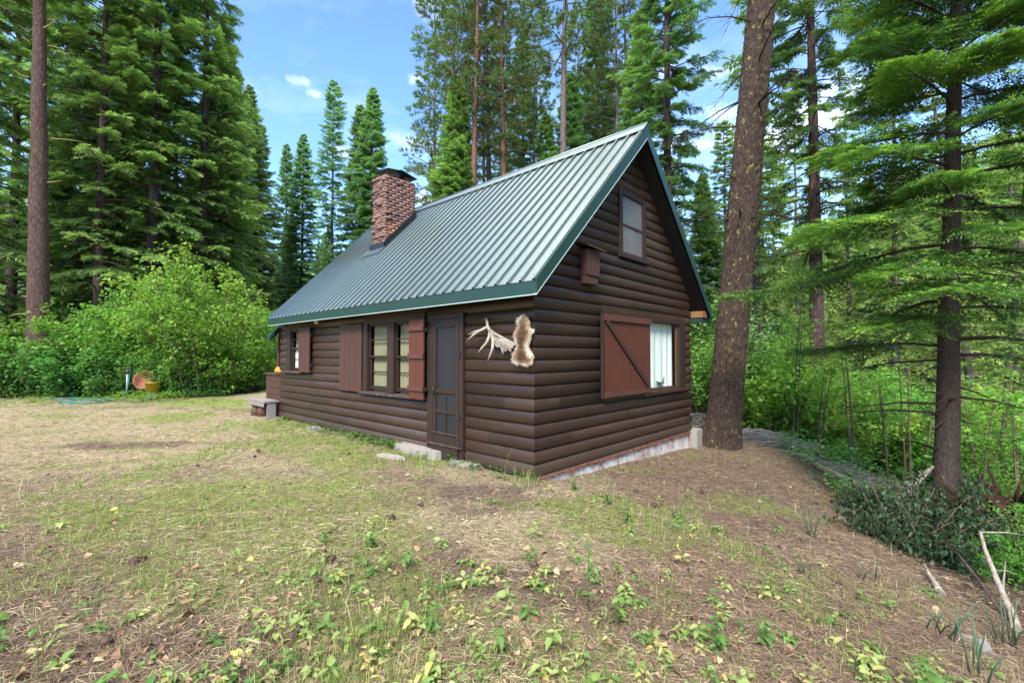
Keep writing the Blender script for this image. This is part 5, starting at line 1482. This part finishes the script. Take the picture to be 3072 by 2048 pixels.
stick('dead_branch', [Gp(2925, 4.9, .55), Gp(2935, 4.8, .42), Gp(2960, 4.6, .27), Gp(2985, 4.4, .12), Gp(3010, 4.15, .06), Gp(3022, 3.9, .03)], .014, .034, MT['deadwood'], 'bent bleached dead branch at the lower right', 'branch', [(3, (.6, .5, .35), .55, .012), (0, (.9, .1, -.1), .7, .010), (2, (.3, -.4, .1), .3, .008)])
stick('dead_branch', [Gp(2755, 4.75, .10), Gp(2770, 4.6, .06), Gp(2790, 4.4, .03), Gp(2805, 4.25, .02)], .012, .034, MT['deadwood'], 'short pale split branch on the slope below the wilted brush', 'branch')
stick('dead_branch', [Gp(2790, 5.6, .35), Gp(2850, 5.0, .25), Gp(2930, 4.5, .10), Gp(2985, 4.1, .03)], .012, .016, MT['bark_dark'], 'long thin dark branch slanting down the right slope', 'branch')
stick('dead_branch', [Gp(2905, 7.4, .75), Gp(2950, 7.0, .58), Gp(3000, 6.7, .40)], .012, .016, MT['deadwood'], 'thin pale straight stick right of the near fir trunk', 'branch')
stick('dead_branch', [Gp(2705, 6.3, .62), Gp(2735, 6.3, .72), Gp(2765, 6.3, .88), Gp(2790, 6.3, 1.02)], .065, .016, MT['deadwood'], 'pale broken limb rising out of the wilted brush', 'branch', [(0, (.1, -.1, -1), .75, .05)])
# rotten stump, shredded
t = empty('rotten_stump', Gp(2965, 6.1)); t.scale = (1.3, 1.3, 1.55); tag(t, 'shredded red-brown rotten stump at the right edge', 'stump')
mb = MB(); rg = random.Random(41)
mb.tube([(0, 0, -.3), (.02, 0, .25), (-.02, 0, .55)], [.27, .24, .15], 14)
for i in range(60):
    a = rg.uniform(0, 6.28); r = rg.uniform(.1, .3); z = rg.uniform(-.1, .55)
    d = Vector((math.cos(a) * .5 - .5, math.sin(a) * .5, rg.uniform(-.1, .8))).normalized() * rg.uniform(.12, .42)
    p = Vector((math.cos(a) * r, math.sin(a) * r, z)); mb.tube([p, p + d * .5, p + d], [.03, .022, .004], 4)
mb.build('stump_wood', MT['rotwood'], t)
t2 = empty('rotten_log', Gp(3050, 6.3)); tag(t2, 'dark rotten log lying beside the shredded stump', 'log')
mb = MB(); mb.tube([(-.3, .2, .05), (.3, -.1, .05), (1.0, -.3, 0)], [.14, .17, .16], 12)
for i in range(20):
    p = Vector((rg.uniform(-.3, .8), rg.uniform(-.2, .2), rg.uniform(0, .15))); d = Vector((rg.uniform(-1, 1), rg.uniform(-.4, .4), rg.uniform(0, .5))).normalized() * rg.uniform(.1, .3)
    mb.tube([p, p + d], [.02, .003], 4)
mb.build('log_wood', MT['rotwood'], t2)
# brush piles of grey twigs
def brushpile(label, cx, cy, rx, ry, h, n, seed, rot):
    rg = random.Random(seed); t = empty('brush_pile', (cx, cy, ground_z(cx, cy))); tag(t, label, 'brush pile'); mb = MB()
    z0 = ground_z(cx, cy)
    for i in range(n):
        x = rg.gauss(0, .45) * rx; y = rg.gauss(0, .45) * ry; xx = cx + x * math.cos(rot) - y * math.sin(rot); yy = cy + x * math.sin(rot) + y * math.cos(rot)
        z = ground_z(xx, yy) - z0 + rg.uniform(.02, h) * math.exp(-(x / rx) ** 2 - (y / ry) ** 2) + .02
        a = rot + rg.gauss(0, .45); l = rg.uniform(.3, 1.0); d = Vector((math.cos(a), math.sin(a), rg.uniform(-.1, .12))) * l
        p = Vector((xx - cx, yy - cy, z)); r = rg.uniform(.004, .011)
        mb.tube([p - d * .5, p + Vector((rg.uniform(-.04, .04), rg.uniform(-.04, .04), .03)), p + d * .5], [r, r, r * .4], 4)
    mb.build('twigs', MT['twigs'], t)
x, y = at(2330, 11.3); brushpile('long heap of grey dead twigs right of the leaning trunk', x, y, 1.7, .5, .28, 420, 2, -.35)
x, y = at(2105, 13.2); brushpile('small heap of grey twigs behind the concrete pier', x, y, .8, .6, .4, 160, 3, .1)
x, y = at(2520, 9.7); brushpile('thin scatter of grey sticks at the end of the slope edge', x, y, .8, .35, .15, 120, 4, -.5)
# the rake of thin dead stems behind the big trunk
# ------------------------------------------------------------------ ground cover
rng = np.random.default_rng(77)
def scatter(n, dmin, dmax, pxr=(-150, 3220), power=1.0):
    """points on the ground in the camera's field, denser near the camera"""
    u = rng.uniform(0, 1, n); d = dmin * (dmax / dmin) ** (u ** power)
    ax = (rng.uniform(*pxr, n) - 1536) / F_PX
    return ax * d, d
def out_cabin(x, y, m=.02): 
    c, _, _ = in_cabin(x, y, m); return ~c

def lying(n, dmin, dmax, l0, l1, w0, w1, fkeep, tintf, name, mat, label, cat, lift=.012, tilt=.25, power=1.0):
    x, y = scatter(n, dmin, dmax, power=power); g, d, f, s = zones(x, y)
    k = (rng.uniform(0, 1, n) < fkeep(x, y, g, d, f, s)) & out_cabin(x, y, .03)
    x, y, g, d, f, s = x[k], y[k], g[k], d[k], f[k], s[k]; n = len(x)
    a = rng.uniform(0, 2 * np.pi, n); l = rng.uniform(l0, l1, n); w = rng.uniform(w0, w1, n) * np.clip(.6 + y / 9, .7, 2.0)
    z = zg(x, y) + rng.uniform(.002, lift, n)
    D = np.stack([np.cos(a), np.sin(a), rng.normal(0, tilt, n) * .5], -1); S = np.stack([-np.sin(a), np.cos(a), rng.normal(0, .6, n)], -1) * w[:, None] * .5
    P = np.stack([x, y, z], -1); bend = np.stack([rng.normal(0, .12, n), rng.normal(0, .12, n), np.abs(rng.normal(0, .10, n))], -1) * l[:, None]
    A = P - D * l[:, None] * .5; B = P + bend; C = P + D * l[:, None] * .5
    A[:, 2] = np.maximum(A[:, 2], zg(A[:, 0], A[:, 1]) + .001); C[:, 2] = np.maximum(C[:, 2], zg(C[:, 0], C[:, 1]) + .001)
    V = np.stack([A - S * .6, A + S * .6, B - S, B + S, C - S * .3, C + S * .3], 1).reshape(-1, 3)
    i = np.arange(n)[:, None] * 6
    F = np.stack([np.concatenate([i, i + 1, i + 3, i + 2], 1), np.concatenate([i + 2, i + 3, i + 5, i + 4], 1)], 1).reshape(-1, 4)
    t = np.clip(tintf(x, y, g, d, f, s, n), 0, 1)
    o = obj(name, npmesh(name, V, F, mat, np.repeat(t, 2))); tag(o, label, cat, None, 'stuff')

lying(230000, 1.9, 17, .03, .13, .0020, .0046, lambda x, y, g, d, f, s: np.clip(.85 - .55 * d - .25 * g, .12, 1) * (1 - f * .7) * (.35 + .9 * fbm(x, y, 1.3, 61, 3)),
      lambda x, y, g, d, f, s, n: (.52 + rng.normal(0, .19, n)) - .2 * s - .2 * d + .3 * (fbm(x, y, .9, 71, 3) - .5), 'dry_grass', MT['straw'], 'dead straw lying flat over the yard', 'straw', .022)
lying(150000, 1.9, 15, .04, .14, .0022, .0046, lambda x, y, g, d, f, s: np.clip(.25 + .6 * d + .5 * s, 0, 1) * (1 - f * .6),
      lambda x, y, g, d, f, s, n: .18 + rng.normal(0, .14, n) + .1 * s, 'needle_litter', MT['straw'], 'red-brown fallen needles over bare soil', 'needles', .014)

lying(2600, 2.2, 16, .06, .32, .0035, .0075, lambda x, y, g, d, f, s: np.clip(.10 + .2 * s + .8 * f, 0, .8) * (x > -1), lambda x, y, g, d, f, s, n: .10 + rng.normal(0, .16, n), 'fallen_twigs', MT['straw'], 'dead twigs strewn over the slope', 'twigs', .02, .3)
lying(500, 2.2, 14, .06, .25, .004, .008, lambda x, y, g, d, f, s: np.full(len(x), .5) * (x < 0), lambda x, y, g, d, f, s, n: .10 + rng.normal(0, .10, n), 'fallen_twigs', MT['straw'], 'small dead twigs on the yard', 'twigs', .02, .3)

def blades(n, dmin, dmax, h0, h1, w, fkeep, tintf, name, mat, label, cat, power=1.0, pos=None):
    if pos is None: x, y = scatter(n, dmin, dmax, power=power)
    else: x, y = pos
    n = len(x); g, d, f, s = zones(x, y)
    k = (rng.uniform(0, 1, n) < fkeep(x, y, g, d, f, s)) & out_cabin(x, y, .03)
    x, y, g, d, f, s = x[k], y[k], g[k], d[k], f[k], s[k]; n = len(x)
    # grow in small tufts
    a = rng.uniform(0, 2 * np.pi, n); h = rng.uniform(h0, h1, n) * (.55 + 1.0 * vnoise(x, y, 3, 88) ** 2 + .9 * sstep(.72, .85, vnoise(x, y, 1.4, 12))); wd = w * np.clip(.6 + y / 8, .7, 2.4) * rng.uniform(.7, 1.3, n)
    lean = np.abs(rng.normal(.45, .35, n))
    P = np.stack([x, y, zg(x, y) - .005], -1); H_ = np.stack([np.cos(a), np.sin(a), np.zeros(n)], -1); S = np.stack([-np.sin(a), np.cos(a), np.zeros(n)], -1) * wd[:, None] * .5
    M_ = P + UP * (h * .62)[:, None] + H_ * (h * lean * .35)[:, None]; T_ = P + UP * (h * np.clip(1 - lean * .3, .35, 1))[:, None] + H_ * (h * lean)[:, None]
    V = np.stack([P - S, P + S, M_ - S * .8, M_ + S * .8, T_], 1).reshape(-1, 3); i = np.arange(n)[:, None] * 5
    F = np.concatenate([np.concatenate([i, i + 1, i + 3], 1), np.concatenate([i, i + 3, i + 2], 1), np.concatenate([i + 2, i + 3, i + 4], 1)], 0)
    t = np.clip(tintf(x, y, g, d, f, s, n), 0, 1)
    o = obj(name, npmesh(name, V, F, mat, np.tile(t, 3))); tag(o, label, cat, None, 'stuff')
def tuft_pos(n, per, dmin, dmax, spread=.05):
    x, y = scatter(n, dmin, dmax); g, d, f, s = zones(x, y)
    k = rng.uniform(0, 1, n) < np.clip(g * 1.1 + .04, 0, 1) * (1 - f); x, y = x[k], y[k]
    x = np.repeat(x, per) + rng.normal(0, spread, len(x) * per); y = np.repeat(y, per) + rng.normal(0, spread, len(y) * per)
    return x, y
blades(0, 0, 0, .015, .065, .0030, lambda x, y, g, d, f, s: np.full(len(x), 1.0), lambda x, y, g, d, f, s, n: .34 + rng.normal(0, .2, n) - .25 * (g - .5) + .35 * (fbm(x, y, .8, 17, 3) - .45),
       'grass', MT['grass'], 'short green grass growing in patches across the yard', 'grass', pos=tuft_pos(17000, 14, 2.0, 19, .035))
blades(11000, 2.0, 12, .05, .17, .0026, lambda x, y, g, d, f, s: (.25 + .4 * g) * (1 - f), lambda x, y, g, d, f, s, n: .80 + rng.normal(0, .15, n),
       'dry_grass', MT['grass'], 'thin pale seeding grass stems over the yard', 'grass')

# fallen leaves
def litter(n):
    x, y = scatter(n, 2.0, 9.0); g, d, f, s = zones(x, y)
    pk = .10 + .9 * ell(x, y, .0, 2.9, 2.0, .9) + .6 * ell(x, y, -2.0, 2.7, 1.2, .6) + .3 * ell(x, y, .3, 5.6, 1, .8)
    k = (rng.uniform(0, 1, n) < pk) & out_cabin(x, y, .05); x, y = x[k], y[k]; n = len(x)
    P = np.stack([x, y, zg(x, y) + rng.uniform(.006, .03, n)], -1); a = rng.uniform(0, 6.28, n)
    D = unit(np.stack([np.cos(a), np.sin(a), rng.normal(0, .3, n)], -1)); Nn = unit(UP + rng.normal(0, .45, (n, 3)))
    V, Fc = ovate(P, D, Nn, rng.uniform(.018, .07, n), rng, .34, .7, .5)
    o = obj('fallen_leaves', npmesh('fallen_leaves', V, Fc, MT['litter'], np.repeat(np.clip(rng.beta(1.5, 2.2, n), 0, 1), 6))); tag(o, 'curled brown and yellow fallen leaves', 'leaves', None, 'stuff')
litter(5200)

# low weeds: leafy tufts in patches
def weed_mass():
    n = 3900; x, y = scatter(n, 2.0, 9.5); g, d, f, s = zones(x, y)
    pk = (.9 * ell(x, y, -.5, 2.75, 1.7, .55) + .9 * ell(x, y, 1.0, 2.7, .9, .7) + .8 * ell(x, y, .2, 3.5, 1.2, .5) + .35 * ell(x, y, -1.7, 4.0, .8, .6) + .5 * ell(x, y, 1.1, 5.2, .9, .5)
          + .7 * ell(x, y, -1.4, 2.3, .9, .3) + .7 * ell(x, y, 2.3, 2.7, .9, .5) + .35 * ell(x, y, 2.0, 4.0, 1.2, 1.2) + .05)
    k = (rng.uniform(0, 1, n) < np.clip(pk, 0, 1) * .42) & out_cabin(x, y, .06); x, y = x[k], y[k]
    P = []; D = []; Nn = []; Sz = []; Ti = []
    for xx, yy in zip(x, y):
        m = rng.integers(5, 16); h = rng.uniform(.015, .14); base = np.array([xx, yy, ground_z(xx, yy)]); lean = rng.normal(0, .25, 2)
        tone = rng.choice([.25, .45, .6, .75, .85]) + rng.normal(0, .06); sz = rng.uniform(.015, .062)
        for q in range(m):
            f = (q + 1) / m; a = q * 2.4 + rng.uniform(-.4, .4)
            P.append(base + np.array([lean[0] * h * f, lean[1] * h * f, h * f]) + np.array([math.cos(a), math.sin(a), 0]) * .012)
            D.append([math.cos(a), math.sin(a), rng.uniform(-.15, .55)]); Nn.append([rng.normal(0, .25), rng.normal(0, .25), 1]); Sz.append(sz * rng.uniform(.7, 1.3)); Ti.append(tone + rng.normal(0, .10))
    P = np.array(P); V, Fc = ovate(P, unit(np.array(D)), unit(np.array(Nn)), np.array(Sz), rng, .27, .35, .4)
    o = obj('weeds', npmesh('weeds', V, Fc, MT['weed'], np.repeat(np.clip(Ti, 0, 1), 6))); tag(o, 'low yellow-green leafy weeds spread over the foreground', 'weeds', None, 'stuff')
weed_mass()
# understory on the falling right slope and under the shrubs
def undergrowth():
    n = 15000; px_ = rng.uniform(2150, 3350, n); d = 3.2 * (22 / 3.2) ** rng.uniform(0, 1, n); x = (px_ - 1536) / F_PX * d; y = d
    _, _, f, _ = zones(x, y); k = rng.uniform(0, 1, n) < f * np.clip((y - 5) / 6, .05, 1) * sstep(.46, .68, fbm(x, y, .8, 44, 3)) * .45; x1, y1 = x[k], y[k]
    n = 8000; px_ = rng.uniform(-150, 860, n); d = rng.uniform(15.5, 30, n); x = (px_ - 1536) / F_PX * d; y = d
    _, _, f, _ = zones(x, y); k = rng.uniform(0, 1, n) < f; x = np.concatenate([x1, x[k]]); y = np.concatenate([y1, y[k]])
    k = out_cabin(x, y, .1); x, y = x[k], y[k]; n = len(x); m = 16
    h = rng.uniform(.06, .55, n) * np.clip(y / 8, .5, 1.2) * (.5 + fbm(x, y, .7, 3, 3))
    a = rng.uniform(0, 6.28, (n, m)); r = rng.uniform(.02, .26, (n, m)) * np.clip(y / 9, .5, 1.3)[:, None]; f = rng.uniform(.35, 1.0, (n, m))
    P = np.stack([x[:, None] + np.cos(a) * r, y[:, None] + np.sin(a) * r, (zg(x, y) + 0)[:, None] + h[:, None] * f], -1).reshape(-1, 3)
    D = unit(np.stack([np.cos(a), np.sin(a), rng.uniform(-.4, .3, (n, m))], -1).reshape(-1, 3)); Nn = unit(UP + rng.normal(0, .4, (n * m, 3)))
    sz = (rng.uniform(.035, .085, (n, m)) * np.clip(.55 + y / 14, .6, 1.3)[:, None]).ravel()
    V, Fc = leaves(P, D, Nn, sz, rng, .36, .25)
    t = np.clip((.42 + .5 * (fbm(x, y, .5, 11, 3) - .5))[:, None] + rng.normal(0, .16, (n, m)), 0, 1).ravel()
    o = obj('undergrowth', npmesh('undergrowth', V, Fc, MT['maple2'], np.repeat(t, 2))); tag(o, 'leafy green undergrowth on the falling slope and below the hedge', 'undergrowth', None, 'stuff')
undergrowth()

# single plants that stand out
def stalk_plant(label, x, y, h, pairs, size, tone, mat='weed', rosette=False, lean=(0, 0)):
    t = empty('weed_plant', G(x, y)); tag(t, label, 'weed'); mb = MB()
    mb.tube([(0, 0, -.03), (lean[0] * .5 * h, lean[1] * .5 * h, h * .55), (lean[0] * h, lean[1] * h, h)], [.004, .003, .002], 5); mb.build('stem', MT['stem'] if tone > .8 else MT['grass'], t)
    P = []; D = []; Nn = []; S_ = []
    for q in range(pairs):
        f = .2 + .8 * (q + .5) / pairs; a0 = q * 1.7
        for a in (a0, a0 + math.pi):
            P.append((lean[0] * h * f, lean[1] * h * f, h * f)); D.append((math.cos(a), math.sin(a), rng.uniform(-.1, .5))); Nn.append((rng.normal(0, .2), rng.normal(0, .2), 1)); S_.append(size * (1.15 - .5 * f) * rng.uniform(.8, 1.2))
    V, Fc = ovate(np.array(P, float), unit(np.array(D, float)), unit(np.array(Nn, float)), np.array(S_), rng, .26 if not rosette else .42, .3)
    obj('leaves', npmesh('leaves', V, Fc, MT[mat], np.repeat(np.clip(tone + rng.normal(0, .07, len(P)), 0, 1), 6)), t)
def gpt(px, py, z=-.05):
    dd = (1.67 - z) * F_PX / (py - 1065 ); return (px - 1536) / F_PX * dd, dd
for (px_, py_, h, pr_, sz, tone, lab) in [
    (1762, 1810, .50, 9, .055, .15, 'tall narrow grey-green weed standing alone in the foreground'),
    (2140, 1870, .22, 5, .085, .25, 'broad-leaved green weed right of the tall narrow one'),
    (1850, 1830, .20, 7, .080, .55, 'pale broad-leaved weed clump beside the tall narrow weed'),
    (1290, 1910, .16, 5, .075, .20, 'green broad-leaved weed in the bare foreground dirt'),
    (1520, 1800, .18, 3, .070, .65, 'single pale yellow weed with three leaf pairs'),
    (980, 1640, .13, 8, .050, .15, 'green weed tuft in the yard before the step'),
    (1120, 1640, .12, 9, .055, .12, 'bushy green weed left of the dirt patch'),
    (2280, 1860, .22, 7, .060, .22, 'green leafy weed at the right of the slope foot'),
    (2750, 1985, .30, 10, .080, .35, 'grey-green long-leaved weed in the lower right corner'),
    (2300, 1690, .18, 6, .055, .45, 'yellow-green weed on the needle-covered slope'),
    (1820, 1480, .12, 9, .065, .10, 'dark green weed near the foundation wall'),
    (1720, 1450, .12, 9, .06, .08, 'green weed close to the near foundation corner'),
    (1880, 1530, .12, 10, .07, .05, 'dark leafy weed on the grass right of the corner')]:
    x, y = gpt(px_, py_); stalk_plant(lab, x, y, h, pr_, sz, tone)
# horsetail stems
def horsetail(label, x, y, n, h):
    t = empty('horsetail', G(x, y)); tag(t, label, 'horsetail'); mb = MB(); rg = random.Random(int(x * 100))
    for i in range(n):
        ox, oy = rg.gauss(0, .05), rg.gauss(0, .05); hh = h * rg.uniform(.5, 1); lx, ly = rg.gauss(0, .08), rg.gauss(0, .08)
        mb = MB(); mb.tube([(ox, oy, -.03), (ox + lx * .4, oy + ly * .4, hh * .5), (ox + lx, oy + ly, hh)], [.0055, .005, .0035], 6)
        mb.build('stalk', MT['horsetail'], t)
for (px_, py_, n, h, lab) in [(2425, 1595, 5, .42, 'tall dark horsetail stems on the slope'), (2410, 1715, 4, .25, 'short dark horsetail stems lower on the slope'), (2790, 1850, 7, .32, 'horsetail stems by the flat grey rock'),
                              (2990, 1830, 8, .40, 'horsetail stems at the right edge'), (2570, 1700, 3, .22, 'horsetail sprigs below the wilted brush'), (2880, 1980, 6, .4, 'horsetail stems in the lower right corner')]:
    x, y = gpt(px_, py_, -.35); horsetail(lab, x, y, n, h)
# weeds along the log wall, grass stems at the corner
def wall_weeds():
    P = []; D = []; Nn = []; S_ = []; Ti = []
    for i in range(120):
        v = abs(rng.normal(0, 1)) * 1.2 + 3.0 if i % 2 else rng.uniform(.1, 8.5); u = -.10 - abs(rng.normal(0, .12)); x, y = cabw(u, v); z = ground_z(x, y)
        for q in range(9):
            a = rng.uniform(0, 6.28); P.append((x + rng.normal(0, .05), y + rng.normal(0, .05), z + rng.uniform(.01, .13))); D.append((math.cos(a), math.sin(a), rng.uniform(-.1, .5))); Nn.append((rng.normal(0, .3), rng.normal(0, .3), 1)); S_.append(rng.uniform(.03, .075)); Ti.append(rng.uniform(.05, .4))
    V, Fc = leaves(np.array(P), unit(np.array(D)), unit(np.array(Nn)), np.array(S_), rng, .34, .3)
    o = obj('weeds', npmesh('weeds', V, Fc, MT['weed'], np.repeat(Ti, 2))); tag(o, 'green weeds along the foot of the long log wall', 'weeds', None, 'stuff')
wall_weeds()
c = cab(-.12, -.02, 0); xx = np.concatenate([rng.normal(c.x, .10, 90), rng.normal(-.28, .3, 40)]); yy = np.concatenate([rng.normal(c.y, .10, 90), rng.normal(6.75, .3, 40)])
blades(0, 0, 0, .12, .42, .004, lambda x, y, g, d, f, s: np.full(len(x), .9), lambda x, y, g, d, f, s, n: .35 + rng.normal(0, .25, n), 'grass', MT['grass'], 'taller grass stems at the near cabin corner', 'grass', pos=(xx, yy))
def clump_weeds(label, cx, cy, r, n, hmax, sz0, sz1, t0, t1):
    P = []; D = []; Nn = []; S_ = []; Ti = []
    for i in range(n):
        a = rng.uniform(0, 6.28); q = r * math.sqrt(rng.uniform(0, 1)); x = cx + q * math.cos(a) * 1.6; y = cy + q * math.sin(a); z = ground_z(x, y)
        for k in range(8):
            b = rng.uniform(0, 6.28); P.append((x + rng.normal(0, .05), y + rng.normal(0, .05), z + rng.uniform(.02, hmax))); D.append((math.cos(b), math.sin(b), rng.uniform(-.2, .5))); Nn.append((rng.normal(0, .3), rng.normal(0, .3), 1)); S_.append(rng.uniform(sz0, sz1)); Ti.append(rng.uniform(t0, t1))
    V, Fc = leaves(np.array(P), unit(np.array(D)), unit(np.array(Nn)), np.array(S_), rng, .34, .3)
    o = obj('weeds', npmesh('weeds', V, Fc, MT['maple'], np.repeat(Ti, 2))); tag(o, label, 'weeds', None, 'stuff')
clump_weeds('leafy weeds in front of the yellow bucket', bx_ + .25, by_ - .45, .75, 130, .30, .05, .10, .3, .9)
clump_weeds('weeds along the foot of the hedge', -15.5, 16.35, 1.8, 170, .22, .05, .10, .2, .8)
# pine cones
cmesh = MB(); cmesh.lathe([(0, -.035), (.018, -.03), (.028, -.012), (.03, .005), (.022, .022), (.01, .035), (0, .038)], (0, 0, 0), 9)
rg = random.Random(5)
for i in range(70):
    a = rg.uniform(0, 6.28); z = rg.uniform(-.03, .03); r = .03 * math.sqrt(max(.1, 1 - (z / .04) ** 2)); p = Vector((math.cos(a) * r * .7, math.sin(a) * r * .7, z)); d = Vector((math.cos(a), math.sin(a), .35)) * .018
    cmesh.tube([p, p + d], [.006, .002], 4)
first = cmesh.build('pine_cone', MT['cone'], None); spots = [(1180, 1560), (1265, 1520), (1600, 1690), (960, 1760), (340, 1940), (890, 1920), (1000, 1690), (1960, 1480), (2440, 1420), (2100, 1430), (2140, 1790), (2580, 1880), (2440, 1985), (420, 1700), (780, 1360), (770, 1375), (600, 1400), (2500, 1640), (1905, 1440), (2020, 1500)]
for i, (px_, py_) in enumerate(spots):
    o = first if i == 0 else first.copy()
    if i: COL.objects.link(o)
    x, y = gpt(px_, py_); o.location = G(x, y, .025); o.rotation_euler = (rg.uniform(0, 3), rg.uniform(0, 3), rg.uniform(0, 6)); s = rg.uniform(.65, 1.1); o.scale = (s, s, s)
    tag(o, 'small dark pine cone lying on the ground', 'pine cone', 'pine cones scattered in the yard')

# ------------------------------------------------------------------ sky, sun, camera
SUN_EL, SUN_AZ = R(43), R(196)            # azimuth clockwise from +Y: behind the camera, a little left
wd = bpy.data.worlds.new('World'); scene.world = wd; wd.use_nodes = True
nt = wd.node_tree; nt.nodes.clear()
sky = N(nt, 'ShaderNodeTexSky', sky_type='NISHITA', sun_disc=False, sun_elevation=SUN_EL, sun_rotation=SUN_AZ, altitude=1200, air_density=1.0, dust_density=.6, ozone_density=1.6)
tc = N(nt, 'ShaderNodeTexCoord'); mp = N(nt, 'ShaderNodeMapping'); mp.inputs['Scale'].default_value = (1, 1, 2.6)
nt.links.new(tc.outputs['Generated'], mp.inputs[0])
n1 = noise(nt, mp.outputs[0], 3.2, 9, .62, .2)
cl = ramp(nt, n1, [(.46, (0, 0, 0)), (.60, (.07, .07, .07)), (.72, (.85, .85, .85))]).outputs[0]
skyc = mixc(nt, cl, mixc(nt, 1.0, sky.outputs[0], (.70, .85, .97), 'MULTIPLY'), (6.5, 6.8, 7.3))
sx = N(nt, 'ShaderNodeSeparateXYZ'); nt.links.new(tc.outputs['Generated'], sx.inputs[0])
n2 = noise(nt, tc.outputs['Generated'], 2.4, 6, .6, .3)          # unseen bright cloud overhead, added to whiten the roof and raise fill light
import mathutils
for (px_, py_, rad_, wd_) in [(890, 232, .028, 1), (932, 268, .022, 1), (1248, 222, .03, 1), (1245, 420, .06, 1), (2195, 330, .07, 1), (2170, 200, .05, 1), (2700, 250, .09, 1), (1560, 250, .08, 1), (1020, 455, .05, 1)]:
    dx_ = Vector(((px_ - 1536) / F_PX, 1, -(py_ - 1065) / F_PX)).normalized()
    sb = N(nt, 'ShaderNodeVectorMath', operation='SUBTRACT'); nt.links.new(tc.outputs['Generated'], sb.inputs[0]); sb.inputs[1].default_value = dx_
    sc_ = N(nt, 'ShaderNodeVectorMath', operation='MULTIPLY'); nt.links.new(sb.outputs[0], sc_.inputs[0]); sc_.inputs[1].default_value = (1 / rad_, 1 / rad_, 2.6 / rad_)
    ln_ = N(nt, 'ShaderNodeVectorMath', operation='LENGTH'); nt.links.new(sc_.outputs[0], ln_.inputs[0])
    nn_ = noise(nt, tc.outputs['Generated'], 34, 8, .72)
    k_ = ramp(nt, math_(nt, 'ADD', math_(nt, 'SUBTRACT', 1.0, ln_.outputs['Value']), math_(nt, 'MULTIPLY', math_(nt, 'SUBTRACT', nn_, .5), 2.6)), [(.25, (0, 0, 0)), (1.5, (.30, .30, .30))]).outputs[0]
    skyc = mixc(nt, k_, skyc, (5.2, 5.4, 5.8))
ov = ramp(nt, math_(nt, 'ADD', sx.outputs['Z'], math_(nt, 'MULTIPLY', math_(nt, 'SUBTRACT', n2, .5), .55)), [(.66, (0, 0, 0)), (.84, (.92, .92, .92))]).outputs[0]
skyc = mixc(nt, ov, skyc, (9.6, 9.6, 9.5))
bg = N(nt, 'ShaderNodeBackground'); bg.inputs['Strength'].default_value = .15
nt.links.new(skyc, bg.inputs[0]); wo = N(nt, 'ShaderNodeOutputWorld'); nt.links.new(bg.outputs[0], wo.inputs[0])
sl = bpy.data.lights.new('sun', 'SUN'); sl.energy = 2.15; sl.angle = R(16); sl.color = (1.0, .965, .92)
so = bpy.data.objects.new('sun', sl); COL.objects.link(so)
dirv = Vector((math.sin(SUN_AZ) * math.cos(SUN_EL), math.cos(SUN_AZ) * math.cos(SUN_EL), math.sin(SUN_EL)))
so.rotation_euler = dirv.to_track_quat('Z', 'Y').to_euler(); so.location = dirv * 60

cd = bpy.data.cameras.new('camera'); cd.sensor_width = 36; cd.lens = 36 * F_PX / 3072; cd.clip_start = .05; cd.clip_end = 1500
co = bpy.data.objects.new('camera', cd); COL.objects.link(co); co.location = (0, 0, 1.67); co.rotation_euler = (R(90) + .0298, 0, 0)
scene.camera = co
vs = scene.view_settings; vs.view_transform = 'Standard'; vs.look = 'None'; vs.gamma = 1; vs.exposure = 1.72; vs.use_curve_mapping = False
scene.render.engine = 'CYCLES'
cy = scene.cycles; cy.max_bounces = 8; cy.diffuse_bounces = 4; cy.glossy_bounces = 3; cy.transmission_bounces = 4; cy.transparent_max_bounces = 8
cy.use_denoising = True; cy.use_adaptive_sampling = True; cy.adaptive_threshold = .02; cy.caustics_reflective = False; cy.caustics_refractive = False
